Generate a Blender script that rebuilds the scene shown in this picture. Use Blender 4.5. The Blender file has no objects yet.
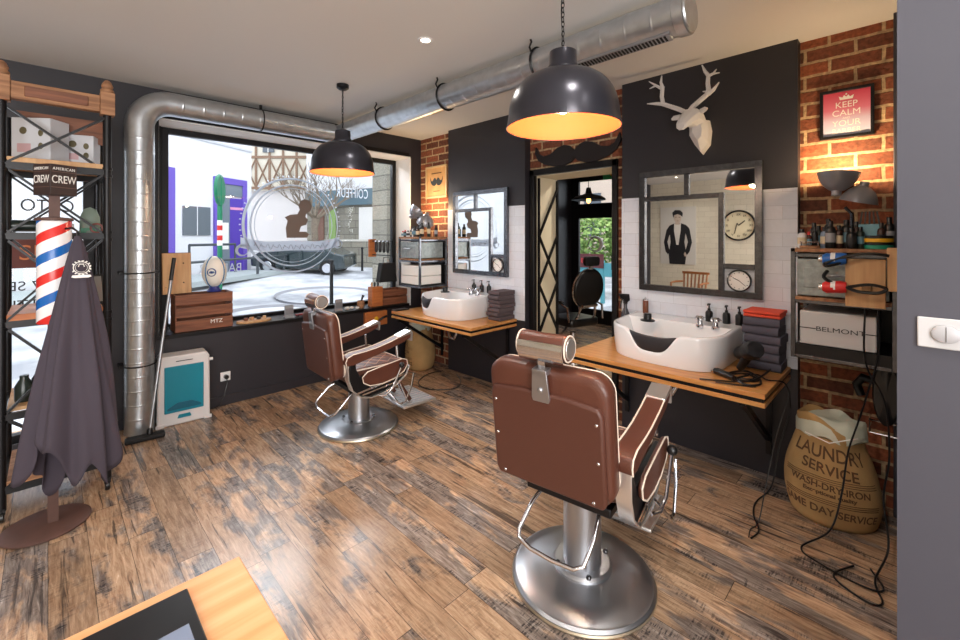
import bpy, bmesh, math, random
from mathutils import Vector, Matrix, Euler, noise as mnoise
random.seed(7)
PI = math.pi
S = bpy.context.scene
C = S.collection
def R(d): return math.radians(d)
# ---------------------------------------------------------------- camera, world, light, exposure
cam_d = bpy.data.cameras.new('camera'); cam = bpy.data.objects.new('camera', cam_d); C.objects.link(cam)
cam.location = (0, 0, 1.6); cam.rotation_euler = (R(90), 0, R(-45))
cam_d.sensor_width = 36; cam_d.lens = 16.2; cam_d.shift_y = -0.0875; cam_d.clip_start = .05; cam_d.clip_end = 200
S.camera = cam
S.view_settings.view_transform = 'Standard'; S.view_settings.look = 'None'
S.view_settings.gamma = 1; S.view_settings.use_curve_mapping = False
S.view_settings.exposure = 0.35
w = bpy.data.worlds.new('sky'); S.world = w; w.use_nodes = True
bg = w.node_tree.nodes['Background']; bg.inputs[0].default_value = (.86, .93, 1, 1); bg.inputs[1].default_value = 2.2
def light(name, kind, loc, power, col=(1, 1, 1), rot=(0, 0, 0), parent=None, **k):
    d = bpy.data.lights.new(name, kind); d.energy = power; d.color = col
    for a, b in k.items(): setattr(d, a, b)
    o = bpy.data.objects.new(name, d); o.location = loc; o.rotation_euler = rot; C.objects.link(o)
    if parent: o.parent = parent
    return o
# daylight through the shop window and the entrance glazing, plus an added fill behind the camera
light('window_daylight', 'AREA', (1.98, 5.75, 3.25), 160, (.88, .94, 1), (R(-48), 0, 0), shape='RECTANGLE', size=3.0, size_y=1.0)
light('entrance_daylight', 'AREA', (-.35, 5.7, 3.1), 60, (.9, .95, 1), (R(-48), 0, 0), shape='RECTANGLE', size=1.3, size_y=1.0)
light('rear_fill', 'AREA', (-1.6, -2.4, 1.7), 170, (1, .96, .92), (R(90), 0, 0), shape='RECTANGLE', size=3.6, size_y=2.0)  # unseen area light added to brighten the interior from the rear
# ---------------------------------------------------------------- helpers
def lin(v): v /= 255; return v/12.92 if v <= .04045 else ((v+.055)/1.055)**2.4
def col(c): return (lin(c[0]), lin(c[1]), lin(c[2]), 1)
MATS = {}
def mat(name, c, rough=.5, metal=0, var=0, scale=20, bump=0, bscale=60, coat=0, emit=None, es=0, stretch=None, c2=None, spec=None):
    if name in MATS: return MATS[name]
    m = bpy.data.materials.new(name); m.use_nodes = True; nt = m.node_tree; N = nt.nodes; L = nt.links
    p = N['Principled BSDF']; p.inputs['Base Color'].default_value = col(c); p.inputs['Roughness'].default_value = rough
    p.inputs['Metallic'].default_value = metal; p.inputs['Coat Weight'].default_value = coat
    if spec is not None: p.inputs['Specular IOR Level'].default_value = spec
    if emit: p.inputs['Emission Color'].default_value = col(emit); p.inputs['Emission Strength'].default_value = es
    tc = N.new('ShaderNodeTexCoord'); mp = N.new('ShaderNodeMapping'); L.new(tc.outputs['Object'], mp.inputs[0])
    if stretch: mp.inputs['Scale'].default_value = stretch
    if var or c2:
        n = N.new('ShaderNodeTexNoise'); n.inputs['Scale'].default_value = scale; n.inputs['Detail'].default_value = 5; L.new(mp.outputs[0], n.inputs[0])
        r = N.new('ShaderNodeValToRGB'); L.new(n.outputs[0], r.inputs[0]); L.new(r.outputs[0], p.inputs['Base Color'])
        a = col(c); b = col(c2) if c2 else tuple(x*(1-var) for x in a[:3])+(1,)
        r.color_ramp.elements[0].position = .35; r.color_ramp.elements[1].position = .65
        r.color_ramp.elements[0].color = b; r.color_ramp.elements[1].color = a
    if bump:
        n = N.new('ShaderNodeTexNoise'); n.inputs['Scale'].default_value = bscale; n.inputs['Detail'].default_value = 3; L.new(mp.outputs[0], n.inputs[0])
        b = N.new('ShaderNodeBump'); b.inputs['Strength'].default_value = bump; b.inputs['Distance'].default_value = .004
        L.new(n.outputs[0], b.inputs['Height']); L.new(b.outputs[0], p.inputs['Normal'])
    MATS[name] = m; return m
class B:
    def __init__(s): s.b = bmesh.new(); s.m = 0
    def _f(s, vs):
        try: f = s.b.faces.new(vs); f.material_index = s.m; return f
        except ValueError: return None
    def box(s, x0, x1, y0, y1, z0, z1):
        v = [s.b.verts.new((x, y, z)) for x in (x0, x1) for y in (y0, y1) for z in (z0, z1)]
        for q in ((0,1,3,2),(4,6,7,5),(0,4,5,1),(2,3,7,6),(0,2,6,4),(1,5,7,3)): s._f([v[i] for i in q])
        return s
    def ob(s, c, size, rot=(0, 0, 0)):
        M = Matrix.Translation(c) @ Euler(rot).to_matrix().to_4x4(); a, b, d = [k/2 for k in size]
        v = [s.b.verts.new(M @ Vector((x, y, z))) for x in (-a, a) for y in (-b, b) for z in (-d, d)]
        for q in ((0,1,3,2),(4,6,7,5),(0,4,5,1),(2,3,7,6),(0,2,6,4),(1,5,7,3)): s._f([v[i] for i in q])
        return s
    def bar(s, p0, p1, wd, th, up=(0, 0, 1)):
        p0, p1 = Vector(p0), Vector(p1); d = (p1-p0); l = d.length; d.normalize(); sd = d.cross(Vector(up))
        if sd.length < 1e-4: sd = d.cross(Vector((1, 0, 0)))
        sd.normalize(); u = sd.cross(d)
        v = [s.b.verts.new(p0+d*l*i+sd*j*wd/2+u*k*th/2) for i in (0, 1) for j in (-1, 1) for k in (-1, 1)]
        for q in ((0,1,3,2),(4,6,7,5),(0,4,5,1),(2,3,7,6),(0,2,6,4),(1,5,7,3)): s._f([v[i] for i in q])
        return s
    def tube(s, pts, r, n=10, closed=False, flat=1.0):
        pts = [Vector(p) for p in pts]; N = len(pts); rs = r if isinstance(r, (list, tuple)) else [r]*N
        T = []
        for i in range(N):
            a = pts[(i-1) % N] if (closed or i) else pts[0]; b = pts[(i+1) % N] if (closed or i < N-1) else pts[-1]
            T.append((b-a).normalized())
        u = T[0].orthogonal().normalized(); rings = []
        for i in range(N):
            u = (u-T[i]*u.dot(T[i])).normalized(); v = T[i].cross(u)
            rings.append([s.b.verts.new(pts[i]+(u*math.cos(k*2*PI/n)+v*math.sin(k*2*PI/n)*flat)*rs[i]) for k in range(n)])
        for i in range(N if closed else N-1):
            a, b = rings[i], rings[(i+1) % N]
            for k in range(n): s._f([a[k], a[(k+1) % n], b[(k+1) % n], b[k]])
        if not closed: s._f(rings[0][::-1]); s._f(rings[-1])
        return s
    def lathe(s, prof, c=(0, 0, 0), n=32, rot=None, cap=True, sx=1, sy=1):
        M = Matrix.Translation(c) @ (Euler(rot).to_matrix().to_4x4() if rot else Matrix())
        rings = [[s.b.verts.new(M @ Vector((r*math.cos(k*2*PI/n)*sx, r*math.sin(k*2*PI/n)*sy, z))) for k in range(n)] for r, z in prof]
        for a, b in zip(rings, rings[1:]):
            for k in range(n): s._f([a[k], a[(k+1) % n], b[(k+1) % n], b[k]])
        if cap:
            if prof[0][0] > 1e-4: s._f(rings[0][::-1])
            if prof[-1][0] > 1e-4: s._f(rings[-1])
        return s
    def cyl(s, p0, p1, r, n=16, r1=None): return s.tube([p0, p1], [r, r if r1 is None else r1], n)
    def ball(s, c, r, n=16, m=10, rot=None):
        if not isinstance(r, (tuple, list)): r = (r, r, r)
        M = Matrix.Translation(c) @ (Euler(rot).to_matrix().to_4x4() if rot else Matrix())
        rings = [[s.b.verts.new(M @ Vector((r[0]*math.sin(j*PI/m)*math.cos(k*2*PI/n), r[1]*math.sin(j*PI/m)*math.sin(k*2*PI/n), r[2]*math.cos(j*PI/m)))) for k in range(n)] for j in range(1, m)]
        t = s.b.verts.new(M @ Vector((0, 0, r[2]))); b = s.b.verts.new(M @ Vector((0, 0, -r[2])))
        for a, q in zip(rings, rings[1:]):
            for k in range(n): s._f([a[k], q[k], q[(k+1) % n], a[(k+1) % n]])
        for k in range(n): s._f([t, rings[0][k], rings[0][(k+1) % n]]); s._f([b, rings[-1][(k+1) % n], rings[-1][k]])
        return s
    def prism(s, pts, plane, d0, d1):
        f = {'xy': lambda a, b, d: (a, b, d), 'xz': lambda a, b, d: (a, d, b), 'yz': lambda a, b, d: (d, a, b)}[plane]
        A = [s.b.verts.new(f(a, b, d0)) for a, b in pts]; Q = [s.b.verts.new(f(a, b, d1)) for a, b in pts]
        s._f(A); s._f(Q[::-1]); n = len(pts)
        for i in range(n): s._f([A[i], A[(i+1) % n], Q[(i+1) % n], Q[i]])
        return s
    def ring(s, c, R0, r, n=40, k=6, plane='xz', sx=1, flat=1):
        pts = []
        for i in range(n):
            a = i*2*PI/n; x, y = R0*math.cos(a)*sx, R0*math.sin(a)
            pts.append(Vector(c)+Vector({'xz': (x, 0, y), 'xy': (x, y, 0), 'yz': (0, x, y)}[plane]))
        return s.tube(pts, r, k, True, flat)
    def build(s, name, m, parent=None, bev=0, smooth=40, loc=None, rot=None, sub=0, seg=2):
        b = s.b; bmesh.ops.recalc_face_normals(b, faces=b.faces)
        if smooth:
            for f in b.faces: f.smooth = True
            lim = R(smooth)
            for e in b.edges:
                if len(e.link_faces) == 2 and e.calc_face_angle(0) > lim: e.smooth = False
        me = bpy.data.meshes.new(name); b.to_mesh(me); b.free()
        for x in (m if isinstance(m, (list, tuple)) else [m]): me.materials.append(x)
        o = bpy.data.objects.new(name, me); C.objects.link(o)
        if parent: o.parent = parent
        if loc: o.location = loc
        if rot: o.rotation_euler = rot
        if bev:
            md = o.modifiers.new('b', 'BEVEL'); md.width = bev; md.segments = seg; md.limit_method = 'ANGLE'; md.angle_limit = R(40)
        if sub:
            md = o.modifiers.new('s', 'SUBSURF'); md.levels = sub; md.render_levels = sub
        return o
def tag(o, label, cat, group=None, kind=None):
    o['label'] = label; o['category'] = cat
    if group: o['group'] = group
    if kind: o['kind'] = kind
    return o
def thing(name, label, cat, loc=(0, 0, 0), rz=0, group=None):
    o = bpy.data.objects.new(name, None); C.objects.link(o); o.location = loc; o.rotation_euler = (0, 0, R(rz)); o.empty_display_size = .1
    return tag(o, label, cat, group)
def struct(o): o['kind'] = 'structure'; return o
KIDS = {}
def kids(o): return [x for x in C.objects if x.parent == o]
def dup(o, loc=None, rz=None, label=None, parent=None, group=None):
    ch = kids(o); c = o.copy(); C.objects.link(c)
    if parent: c.parent = parent
    if loc: c.location = loc
    if rz is not None: c.rotation_euler = (0, 0, R(rz))
    if label: c['label'] = label
    if group: c['group'] = group
    for k in ch: dup(k, parent=c)
    return c
def textmesh(s, size, ext=.0008, sx=1.0, align='CENTER', spacing=1.0, off=0):
    cu = bpy.data.curves.new('t', 'FONT'); cu.body = s; cu.size = size; cu.extrude = ext; cu.align_x = align; cu.align_y = 'CENTER'; cu.space_character = spacing; cu.offset = off
    o = bpy.data.objects.new('t', cu); C.objects.link(o); dg = bpy.context.evaluated_depsgraph_get(); dg.update()
    me = bpy.data.meshes.new_from_object(o.evaluated_get(dg)); bpy.data.objects.remove(o); bpy.data.curves.remove(cu)
    for v in me.vertices: v.co.x *= sx
    return me
def text(s, size, m, loc, rot, parent=None, name='lettering', **k):
    me = textmesh(s, size, **k); me.materials.clear(); me.materials.append(m)
    o = bpy.data.objects.new(name, me); C.objects.link(o); o.location = loc; o.rotation_euler = rot
    if parent: o.parent = parent
    return o
FX = (R(90), 0, R(-90))      # text facing -x
FY = (R(90), 0, 0)           # text facing -y
# ---------------------------------------------------------------- materials
def nodes(name):
    m = bpy.data.materials.new(name); m.use_nodes = True; return m, m.node_tree.nodes, m.node_tree.links, m.node_tree.nodes['Principled BSDF']
def ramp(N, L, src, stops):
    r = N.new('ShaderNodeValToRGB'); e = r.color_ramp.elements
    while len(e) < len(stops): e.new(.5)
    for i, (p, c) in enumerate(stops): e[i].position = p; e[i].color = col(c) if len(c) == 3 else c
    L.new(src, r.inputs[0]); return r.outputs[0]
def floor_mat():
    m, N, L, P = nodes('reclaimed_plank_floor')
    tc = N.new('ShaderNodeTexCoord'); sep = N.new('ShaderNodeSeparateXYZ'); L.new(tc.outputs['Object'], sep.inputs[0])
    def mth(op, a, b=None, c=None):
        n = N.new('ShaderNodeMath'); n.operation = op
        for i, v in enumerate((a, b, c)):
            if v is None: continue
            if isinstance(v, (int, float)): n.inputs[i].default_value = v
            else: L.new(v, n.inputs[i])
        return n.outputs[0]
    W, LEN = .15, 1.15
    xs = mth('DIVIDE', sep.outputs[0], W); xi = mth('FLOOR', xs); xf = mth('FRACT', xs)
    w1 = N.new('ShaderNodeTexWhiteNoise'); w1.noise_dimensions = '1D'; L.new(xi, w1.inputs['W'])
    ys = mth('ADD', mth('DIVIDE', sep.outputs[1], LEN), mth('MULTIPLY', w1.outputs[0], 7.3)); yi = mth('FLOOR', ys); yf = mth('FRACT', ys)
    cx = N.new('ShaderNodeCombineXYZ'); L.new(xi, cx.inputs[0]); L.new(yi, cx.inputs[1])
    w2 = N.new('ShaderNodeTexWhiteNoise'); w2.noise_dimensions = '2D'; L.new(cx.outputs[0], w2.inputs[0])
    # grain coordinates shifted per plank
    off = N.new('ShaderNodeVectorMath'); off.operation = 'SCALE'; L.new(w2.outputs['Color'], off.inputs[0]); off.inputs['Scale'].default_value = 30
    add = N.new('ShaderNodeVectorMath'); add.operation = 'ADD'; L.new(tc.outputs['Object'], add.inputs[0]); L.new(off.outputs[0], add.inputs[1])
    def nz(sc, scale, det=6, dist=0, rough=.6):
        mp = N.new('ShaderNodeMapping'); mp.inputs['Scale'].default_value = sc; L.new(add.outputs[0], mp.inputs[0])
        n = N.new('ShaderNodeTexNoise'); n.inputs['Scale'].default_value = scale; n.inputs['Detail'].default_value = det; n.inputs['Distortion'].default_value = dist; n.inputs['Roughness'].default_value = rough
        L.new(mp.outputs[0], n.inputs[0]); return n.outputs[0]
    grain = nz((1, .10, 1), 60, 10, .5, .72); big = nz((1, .38, 1), 7, 4, .4); streak = nz((1, .05, 1), 20, 5, 1.2)
    tan = ramp(N, L, grain, [(.22, (96, 70, 50)), (.42, (160, 122, 88)), (.62, (200, 162, 124)), (.82, (216, 188, 156))])
    grey = ramp(N, L, grain, [(.28, (40, 38, 40)), (.5, (98, 93, 92)), (.75, (160, 152, 148))])
    msk = ramp(N, L, mth('ADD', big, mth('MULTIPLY', mth('SUBTRACT', w2.outputs[0], .5), .22)), [(.47, (0, 0, 0)), (.57, (255, 255, 255))])
    mx = N.new('ShaderNodeMixRGB'); L.new(mth('MULTIPLY', msk, .8), mx.inputs[0]); L.new(tan, mx.inputs[1]); L.new(grey, mx.inputs[2])
    # dark cracks along the grain and saw marks across it
    ck = ramp(N, L, streak, [(.35, (255, 255, 255)), (.40, (0, 0, 0))])
    mx2 = N.new('ShaderNodeMixRGB'); L.new(mth('MULTIPLY', ck, .75), mx2.inputs[0]); L.new(mx.outputs[0], mx2.inputs[1]); mx2.inputs[2].default_value = col((38, 32, 30))
    saw = nz((.10, 1, 1), 120, 2); sp = nz((1, .45, 1), 9, 3, 0)
    sw = mth('MULTIPLY', ramp(N, L, saw, [(.49, (0, 0, 0)), (.55, (255, 255, 255))]), ramp(N, L, sp, [(.47, (0, 0, 0)), (.56, (255, 255, 255))]))
    sw = mth('MULTIPLY', sw, ramp(N, L, nz((1, .3, 1), 60, 2), [(.4, (0, 0, 0)), (.55, (255, 255, 255))]))
    mx3 = N.new('ShaderNodeMixRGB'); L.new(mth('MULTIPLY', mth('MULTIPLY', sw, mth('MULTIPLY_ADD', msk, .7, .3)), .8), mx3.inputs[0]); L.new(mx2.outputs[0], mx3.inputs[1]); mx3.inputs[2].default_value = col((34, 32, 36))
    hv = N.new('ShaderNodeHueSaturation'); L.new(mx3.outputs[0], hv.inputs['Color']); L.new(mth('MULTIPLY_ADD', w2.outputs[0], .55, .72), hv.inputs['Value']); hv.inputs['Saturation'].default_value = .88
    seam = mth('MAXIMUM', mth('LESS_THAN', mth('MINIMUM', xf, mth('SUBTRACT', 1, xf)), .008), mth('LESS_THAN', mth('MINIMUM', yf, mth('SUBTRACT', 1, yf)), .0014))
    mx4 = N.new('ShaderNodeMixRGB'); L.new(mth('MULTIPLY', seam, .8), mx4.inputs[0]); L.new(hv.outputs[0], mx4.inputs[1]); mx4.inputs[2].default_value = col((30, 24, 20))
    L.new(mx4.outputs[0], P.inputs['Base Color'])
    L.new(mth('MULTIPLY_ADD', grain, .22, .13), P.inputs['Roughness'])
    bp = N.new('ShaderNodeBump'); bp.inputs['Strength'].default_value = .25; bp.inputs['Distance'].default_value = .002; L.new(mth('SUBTRACT', grain, seam), bp.inputs['Height']); L.new(bp.outputs[0], P.inputs['Normal'])
    return m
def brick_mat(name, axes, bw, bh, mort, c1, c2, cm, rough=.85, bstr=.8, dist=.012, offs=.5, warp=.006, smooth=.2, bias=0):
    m, N, L, P = nodes(name)
    tc = N.new('ShaderNodeTexCoord'); sep = N.new('ShaderNodeSeparateXYZ'); L.new(tc.outputs['Object'], sep.inputs[0])
    cb = N.new('ShaderNodeCombineXYZ'); L.new(sep.outputs[axes[0]], cb.inputs[0]); L.new(sep.outputs[axes[1]], cb.inputs[1])
    n = N.new('ShaderNodeTexNoise'); n.inputs['Scale'].default_value = 9; L.new(tc.outputs['Object'], n.inputs[0])
    sc = N.new('ShaderNodeVectorMath'); sc.operation = 'SCALE'; sc.inputs['Scale'].default_value = warp*2; L.new(n.outputs['Color'], sc.inputs[0])
    ad = N.new('ShaderNodeVectorMath'); L.new(cb.outputs[0], ad.inputs[0]); L.new(sc.outputs[0], ad.inputs[1])
    b = N.new('ShaderNodeTexBrick'); L.new(ad.outputs[0], b.inputs[0]); b.offset = offs
    b.inputs['Scale'].default_value = 1; b.inputs['Brick Width'].default_value = bw; b.inputs['Row Height'].default_value = bh; b.inputs['Mortar Size'].default_value = mort
    b.inputs['Mortar Smooth'].default_value = smooth; b.inputs['Bias'].default_value = bias
    b.inputs['Color1'].default_value = col(c1); b.inputs['Color2'].default_value = col(c2); b.inputs['Mortar'].default_value = col(cm)
    n2 = N.new('ShaderNodeTexNoise'); n2.inputs['Scale'].default_value = 40; n2.inputs['Detail'].default_value = 6; L.new(tc.outputs['Object'], n2.inputs[0])
    r = ramp(N, L, n2.outputs[0], [(.3, (182, 182, 182)), (.7, (255, 255, 255))] if rough > .5 else [(.3, (250, 250, 250)), (.7, (255, 255, 255))])
    mx = N.new('ShaderNodeMixRGB'); mx.blend_type = 'MULTIPLY'; mx.inputs[0].default_value = 1; L.new(b.outputs['Color'], mx.inputs[1]); L.new(r, mx.inputs[2])
    L.new(mx.outputs[0], P.inputs['Base Color']); P.inputs['Roughness'].default_value = rough
    iv = N.new('ShaderNodeMath'); iv.operation = 'MULTIPLY_ADD'; iv.inputs[1].default_value = -1; L.new(b.outputs['Fac'], iv.inputs[0])
    if rough > .5: L.new(n2.outputs[0], iv.inputs[2])
    else: iv.inputs[2].default_value = 1
    bp = N.new('ShaderNodeBump'); bp.inputs['Strength'].default_value = bstr; bp.inputs['Distance'].default_value = dist; L.new(iv.outputs[0], bp.inputs['Height']); L.new(bp.outputs[0], P.inputs['Normal'])
    return m
def glass_mat(name, tint=(1, 1, 1), refl=.08):
    m, N, L, P = nodes(name); N.remove(P); out = N['Material Output']
    t = N.new('ShaderNodeBsdfTransparent'); t.inputs[0].default_value = (*tint, 1); g = N.new('ShaderNodeBsdfGlossy'); g.inputs['Roughness'].default_value = .01
    fr = N.new('ShaderNodeFresnel'); fr.inputs[0].default_value = 1.25
    mx = N.new('ShaderNodeMixShader'); L.new(fr.outputs[0], mx.inputs[0]); L.new(t.outputs[0], mx.inputs[1]); L.new(g.outputs[0], mx.inputs[2]); L.new(mx.outputs[0], out.inputs[0]); return m
FLOOR = floor_mat()
BRICK = brick_mat('red_brick', (1, 2), .25, .088, .010, (178, 100, 66), (104, 62, 48), (212, 180, 140), bias=-.05)
TILE = brick_mat('white_metro_tile', (1, 2), .2, .09, .0016, (222, 226, 236), (212, 216, 228), (172, 174, 182), rough=.12, bstr=.35, dist=.006, warp=0, smooth=1)
TILEL = brick_mat('cream_metro_tile', (1, 2), .24, .12, .003, (226, 216, 196), (216, 206, 186), (170, 158, 140), rough=.15, bstr=.35, dist=.006, warp=0, smooth=1)
STONE = brick_mat('pale_stone_blocks', (0, 2), .6, .28, .012, (178, 172, 156), (150, 146, 134), (120, 116, 106), rough=.9, warp=.01)
DARK = mat('charcoal_paint', (42, 40, 46), .45, bump=.05, bscale=40)
PARTM = mat('slate_grey_paint', (66, 66, 76), .55, bump=.1, bscale=25)
CEIL = mat('ceiling_paint', (218, 216, 213), .8)
WHITEW = mat('white_plaster', (232, 230, 228), .7)
CREAMW = mat('cream_plaster', (226, 214, 186), .7)
BLK = mat('black_metal', (18, 17, 20), .4, .3)
BLKP = mat('black_plastic', (20, 20, 22), .3)
BLKM = mat('matte_black', (18, 18, 20), .7)
GUN = mat('gunmetal_steel', (104, 105, 110), .26, .95, var=.35, scale=30)
SATIN = mat('satin_chrome', (232, 230, 228), .3, .9)
CHROME = mat('chrome', (222, 222, 226), .12, 1)
STEEL = mat('brushed_steel', (176, 178, 183), .34, .95, bump=.08, bscale=200)
GALV = mat('galvanised_spiral_duct', (204, 208, 212), .34, .92, var=.14, scale=14)
LEATHER = mat('brown_leather', (88, 50, 38), .36, bump=.25, bscale=180, var=.15, scale=9)
LEATHERD = mat('dark_brown_leather', (80, 46, 36), .4, bump=.2, bscale=160)
PIPING = mat('ivory_piping', (228, 212, 196), .4)
OAK = mat('oak_worktop', (206, 150, 88), .32, c2=(184, 122, 66), scale=5, stretch=(6, .5, 6))
OAKX = mat('pale_beech', (236, 184, 134), .35, c2=(222, 156, 102), scale=4, stretch=(.5, 6, 6))
WOODB = mat('weathered_wood', (172, 126, 90), .65, c2=(130, 90, 62), scale=6, stretch=(.6, 6, 8), bump=.2)
WOODR = mat('walnut_crate_wood', (136, 84, 58), .55, c2=(104, 62, 42), scale=6, stretch=(.6, 6, 8), bump=.2)
WOODO = mat('orange_pine', (190, 116, 62), .5, c2=(164, 92, 48), scale=6, stretch=(1, 1, 6))
PLY = mat('light_plywood', (206, 164, 118), .55, c2=(186, 142, 98), scale=5, stretch=(6, 6, .6))
CERAM = mat('white_ceramic', (230, 232, 236), .12, coat=.5)
WHITEP = mat('white_plastic', (226, 226, 228), .35)
PAPER = mat('white_print', (236, 234, 230), .6)
CAPE = mat('plum_grey_cloth', (64, 57, 68), .85, bump=.15, bscale=300)
TOWEL = mat('slate_towel', (84, 82, 96), .95, bump=.6, bscale=220)
TOWELB = mat('brown_grey_towel', (84, 72, 76), .95, bump=.6, bscale=220)
TOWELR = mat('coral_towel', (222, 84, 62), .95, bump=.6, bscale=220)
RED = mat('signal_red', (206, 40, 40), .4); BLUE = mat('signal_blue', (30, 96, 176), .4)
GREEN = mat('sign_green', (20, 120, 84), .4); YEL = mat('yellow_plastic', (230, 178, 40), .4); PURP = mat('purple_paint', (106, 84, 184), .6)
TEAL = mat('teal_plastic', (12, 128, 150), .3); ORANGE = mat('orange_enamel', (190, 80, 26), .7)
BAG = mat('hessian_cloth', (186, 150, 100), .95, bump=.5, bscale=260, var=.2, scale=6)
INK = mat('brown_ink', (96, 70, 48), .9)
MIRROR = mat('mirror_silver', (236, 238, 238), .01, 1)
GLASS = glass_mat('clear_glass')
DECAL, N_, L_, P_ = nodes('frosted_vinyl'); N_.remove(P_)
d_ = N_.new('ShaderNodeBsdfDiffuse'); t_ = N_.new('ShaderNodeBsdfTranslucent'); m_ = N_.new('ShaderNodeMixShader'); d_.inputs[0].default_value = col((236, 234, 236)); t_.inputs[0].default_value = col((222, 226, 232)); m_.inputs[0].default_value = .9
L_.new(d_.outputs[0], m_.inputs[1]); L_.new(t_.outputs[0], m_.inputs[2]); L_.new(m_.outputs[0], N_['Material Output'].inputs[0])
SILH = mat('taupe_vinyl', (112, 98, 92), .7)
BULB = mat('lit_bulb', (255, 220, 160), .5, emit=(255, 214, 150), es=25)
SPOTM = mat('lit_downlight', (255, 244, 220), .5, emit=(255, 240, 214), es=14)
CORK = mat('cork', (190, 150, 104), .8); SNOWY = mat('pale_cobbles', (214, 216, 222), .9, c2=(150, 152, 158), scale=1.2)
ASPH = mat('wet_asphalt', (170, 172, 178), .6, var=.2, scale=2)
BARK = mat('pale_bark', (146, 132, 116), .9, var=.3); LEAF = mat('garden_leaves', (110, 150, 80), .8, c2=(170, 190, 110), scale=9)
BRASS = mat('pale_rim_steel', (206, 194, 172), .35, .9); TAUPE = mat('rust_brown_metal', (92, 64, 56), .6, var=.2, scale=12)
# ---------------------------------------------------------------- the setting
H = 2.87; XP = 3.415; XB = 3.5; YW = 4.61
b = B(); b.box(-3.84, 7.4, -2, 5.2, -.1, 0); struct(b.build('floor', FLOOR, smooth=0))
b = B(); b.box(-4.0, 3.9, -2.1, 5.0, H, H+.12); struct(b.build('ceiling', CEIL, smooth=0))
b = B(); b.box(3.9, 7.4, .3, 5.2, 2.72, 2.84); struct(b.build('ceiling_back_room', CEIL, smooth=0))
# window wall with the shop window and the glazed entrance
b = B()
b.box(-3.84, -1.0, YW, 5.0, 0, H); b.box(.27, .665, YW, 5.0, 0, H); b.box(-1.0, .27, YW, 5.0, 2.42, H)
b.box(.665, 3.34, YW, 5.0, 2.63, H); b.box(.665, 3.34, YW, 5.0, 0, .70)
b.box(3.34, 3.9, YW, 5.0, 0, H)
struct(b.build('wall_back', DARK, smooth=0))
b = B(); b.box(.665, 3.34, YW+.004, 4.94, 2.615, 2.631); b.box(3.325, 3.341, YW+.004, 4.94, .7, 2.63); b.box(.664, .68, YW+.004, 4.94, .7, 2.63)
struct(b.build('trim_1', WHITEW, smooth=0))
b = B(); b.box(.6, 3.30, 4.585, 4.94, .70, .735); struct(b.build('trim_2', BLK, bev=.004))
b = B(); b.box(.625, .675, 4.585, YW, .735, 2.67); b.box(.675, 3.30, 4.585, YW, 2.625, 2.67); struct(b.build('trim_3', BLK, bev=.003))
b = B(); b.box(-1.0, 3.12, 4.595, YW, 0, .09); struct(b.build('baseboard_back', DARK, bev=.003))
# mirror wall: brick with charcoal piers
b = B(); b.box(XB, 3.885, -.1, 1.824, 0, H); b.box(XB, 3.885, 2.735, YW, 0, H); b.box(XB, 3.885, 1.824, 2.735, 2.235, H)
struct(b.build('wall_right', BRICK, smooth=0))
for i, (y0, y1) in enumerate(((.52, 1.724), (2.771, 3.955))):
    b = B(); b.box(XP, XB, y0, y1, 0, H); struct(b.build('wall_pier' if i == 0 else 'wall_pier_far', DARK, smooth=0))
    b = B(); b.box(XP-.008, XP, y0, y1, .74, 1.912); struct(b.build('wall_tiles' if i == 0 else 'wall_tiles_far', TILE, smooth=0))
b = B(); b.box(-4.0, -3.84, -2.1, 5.0, 0, H); struct(b.build('wall_left', TILEL, smooth=0))
# wall behind the camera with a wide opening added for the fill light
b = B(); b.box(-3.84, -3.2, -2.1, -2, 0, H); b.box(.6, 3.9, -2.1, -2, 0, H); b.box(-3.2, .6, -2.1, -2, 0, .5); b.box(-3.2, .6, -2.1, -2, 2.6, H)
struct(b.build('wall_front', WHITEW, smooth=0))
b = B(); b.box(1.7, 3.88, -.55, .03, 0, H); struct(b.build('wall_partition', PARTM, smooth=0))
b = B(); b.box(3.40, 3.499, .032, .075, 0, H); struct(b.build('trim_4', PARTM, bev=.004))
# back room
b = B(); b.box(7.1, 7.3, .3, 3.5, 0, 2.72); b.box(7.1, 7.3, 4.62, 5.2, 0, 2.72); struct(b.build('wall_back_room_right', BLK, smooth=0))
b = B(); b.box(3.9, 7.1, 4.62, 4.72, 0, 2.72); struct(b.build('wall_back_room_left', DARK, smooth=0))
b = B(); b.box(3.9, 7.1, .3, .4, 0, 2.72); struct(b.build('wall_back_room_near', WHITEW, smooth=0))
# doorway casing and cream reveals
b = B(); b.box(3.47, 3.52, 2.70, 2.76, 0, 2.27); b.box(3.47, 3.52, 1.80, 1.85, 0, 2.27); b.box(3.47, 3.52, 1.80, 2.76, 2.21, 2.27)
struct(b.build('door_1', BLK, bev=.004))
b = B(); b.box(3.52, 3.895, 2.715, 2.736, 0, 2.236); b.box(3.52, 3.895, 1.823, 1.84, 0, 2.236); b.box(3.52, 3.895, 1.84, 2.715, 2.205, 2.236)
struct(b.build('trim_5', CREAMW, smooth=0))
t = thing('lattice_girder', 'black steel lattice girder standing on the cream left reveal of the doorway', 'girder', (3.6, 2.70, 0))
b = B()
b.box(-.06, -.04, -.012, .008, 0, 2.19); b.box(.26, .285, -.012, .008, 0, 2.19); b.build('upright', BLK, t)
b = B()
z = 2.1; s = 0
while z > .1:
    b.bar((-.05 if s else .27, -.005, z), (.27 if s else -.05, -.005, z-.5), .02, .02, (0, 1, 0)); z -= .5; s = 1-s
    if abs(z-1.1) < .02: b.bar((-.05, -.005, 1.1), (.27, -.005, 1.6), .02, .02, (0, 1, 0)); b.bar((-.05, -.005, 1.1), (.27, -.005, .6), .02, .02, (0, 1, 0))
b.build('brace', BLK, t)
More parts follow.
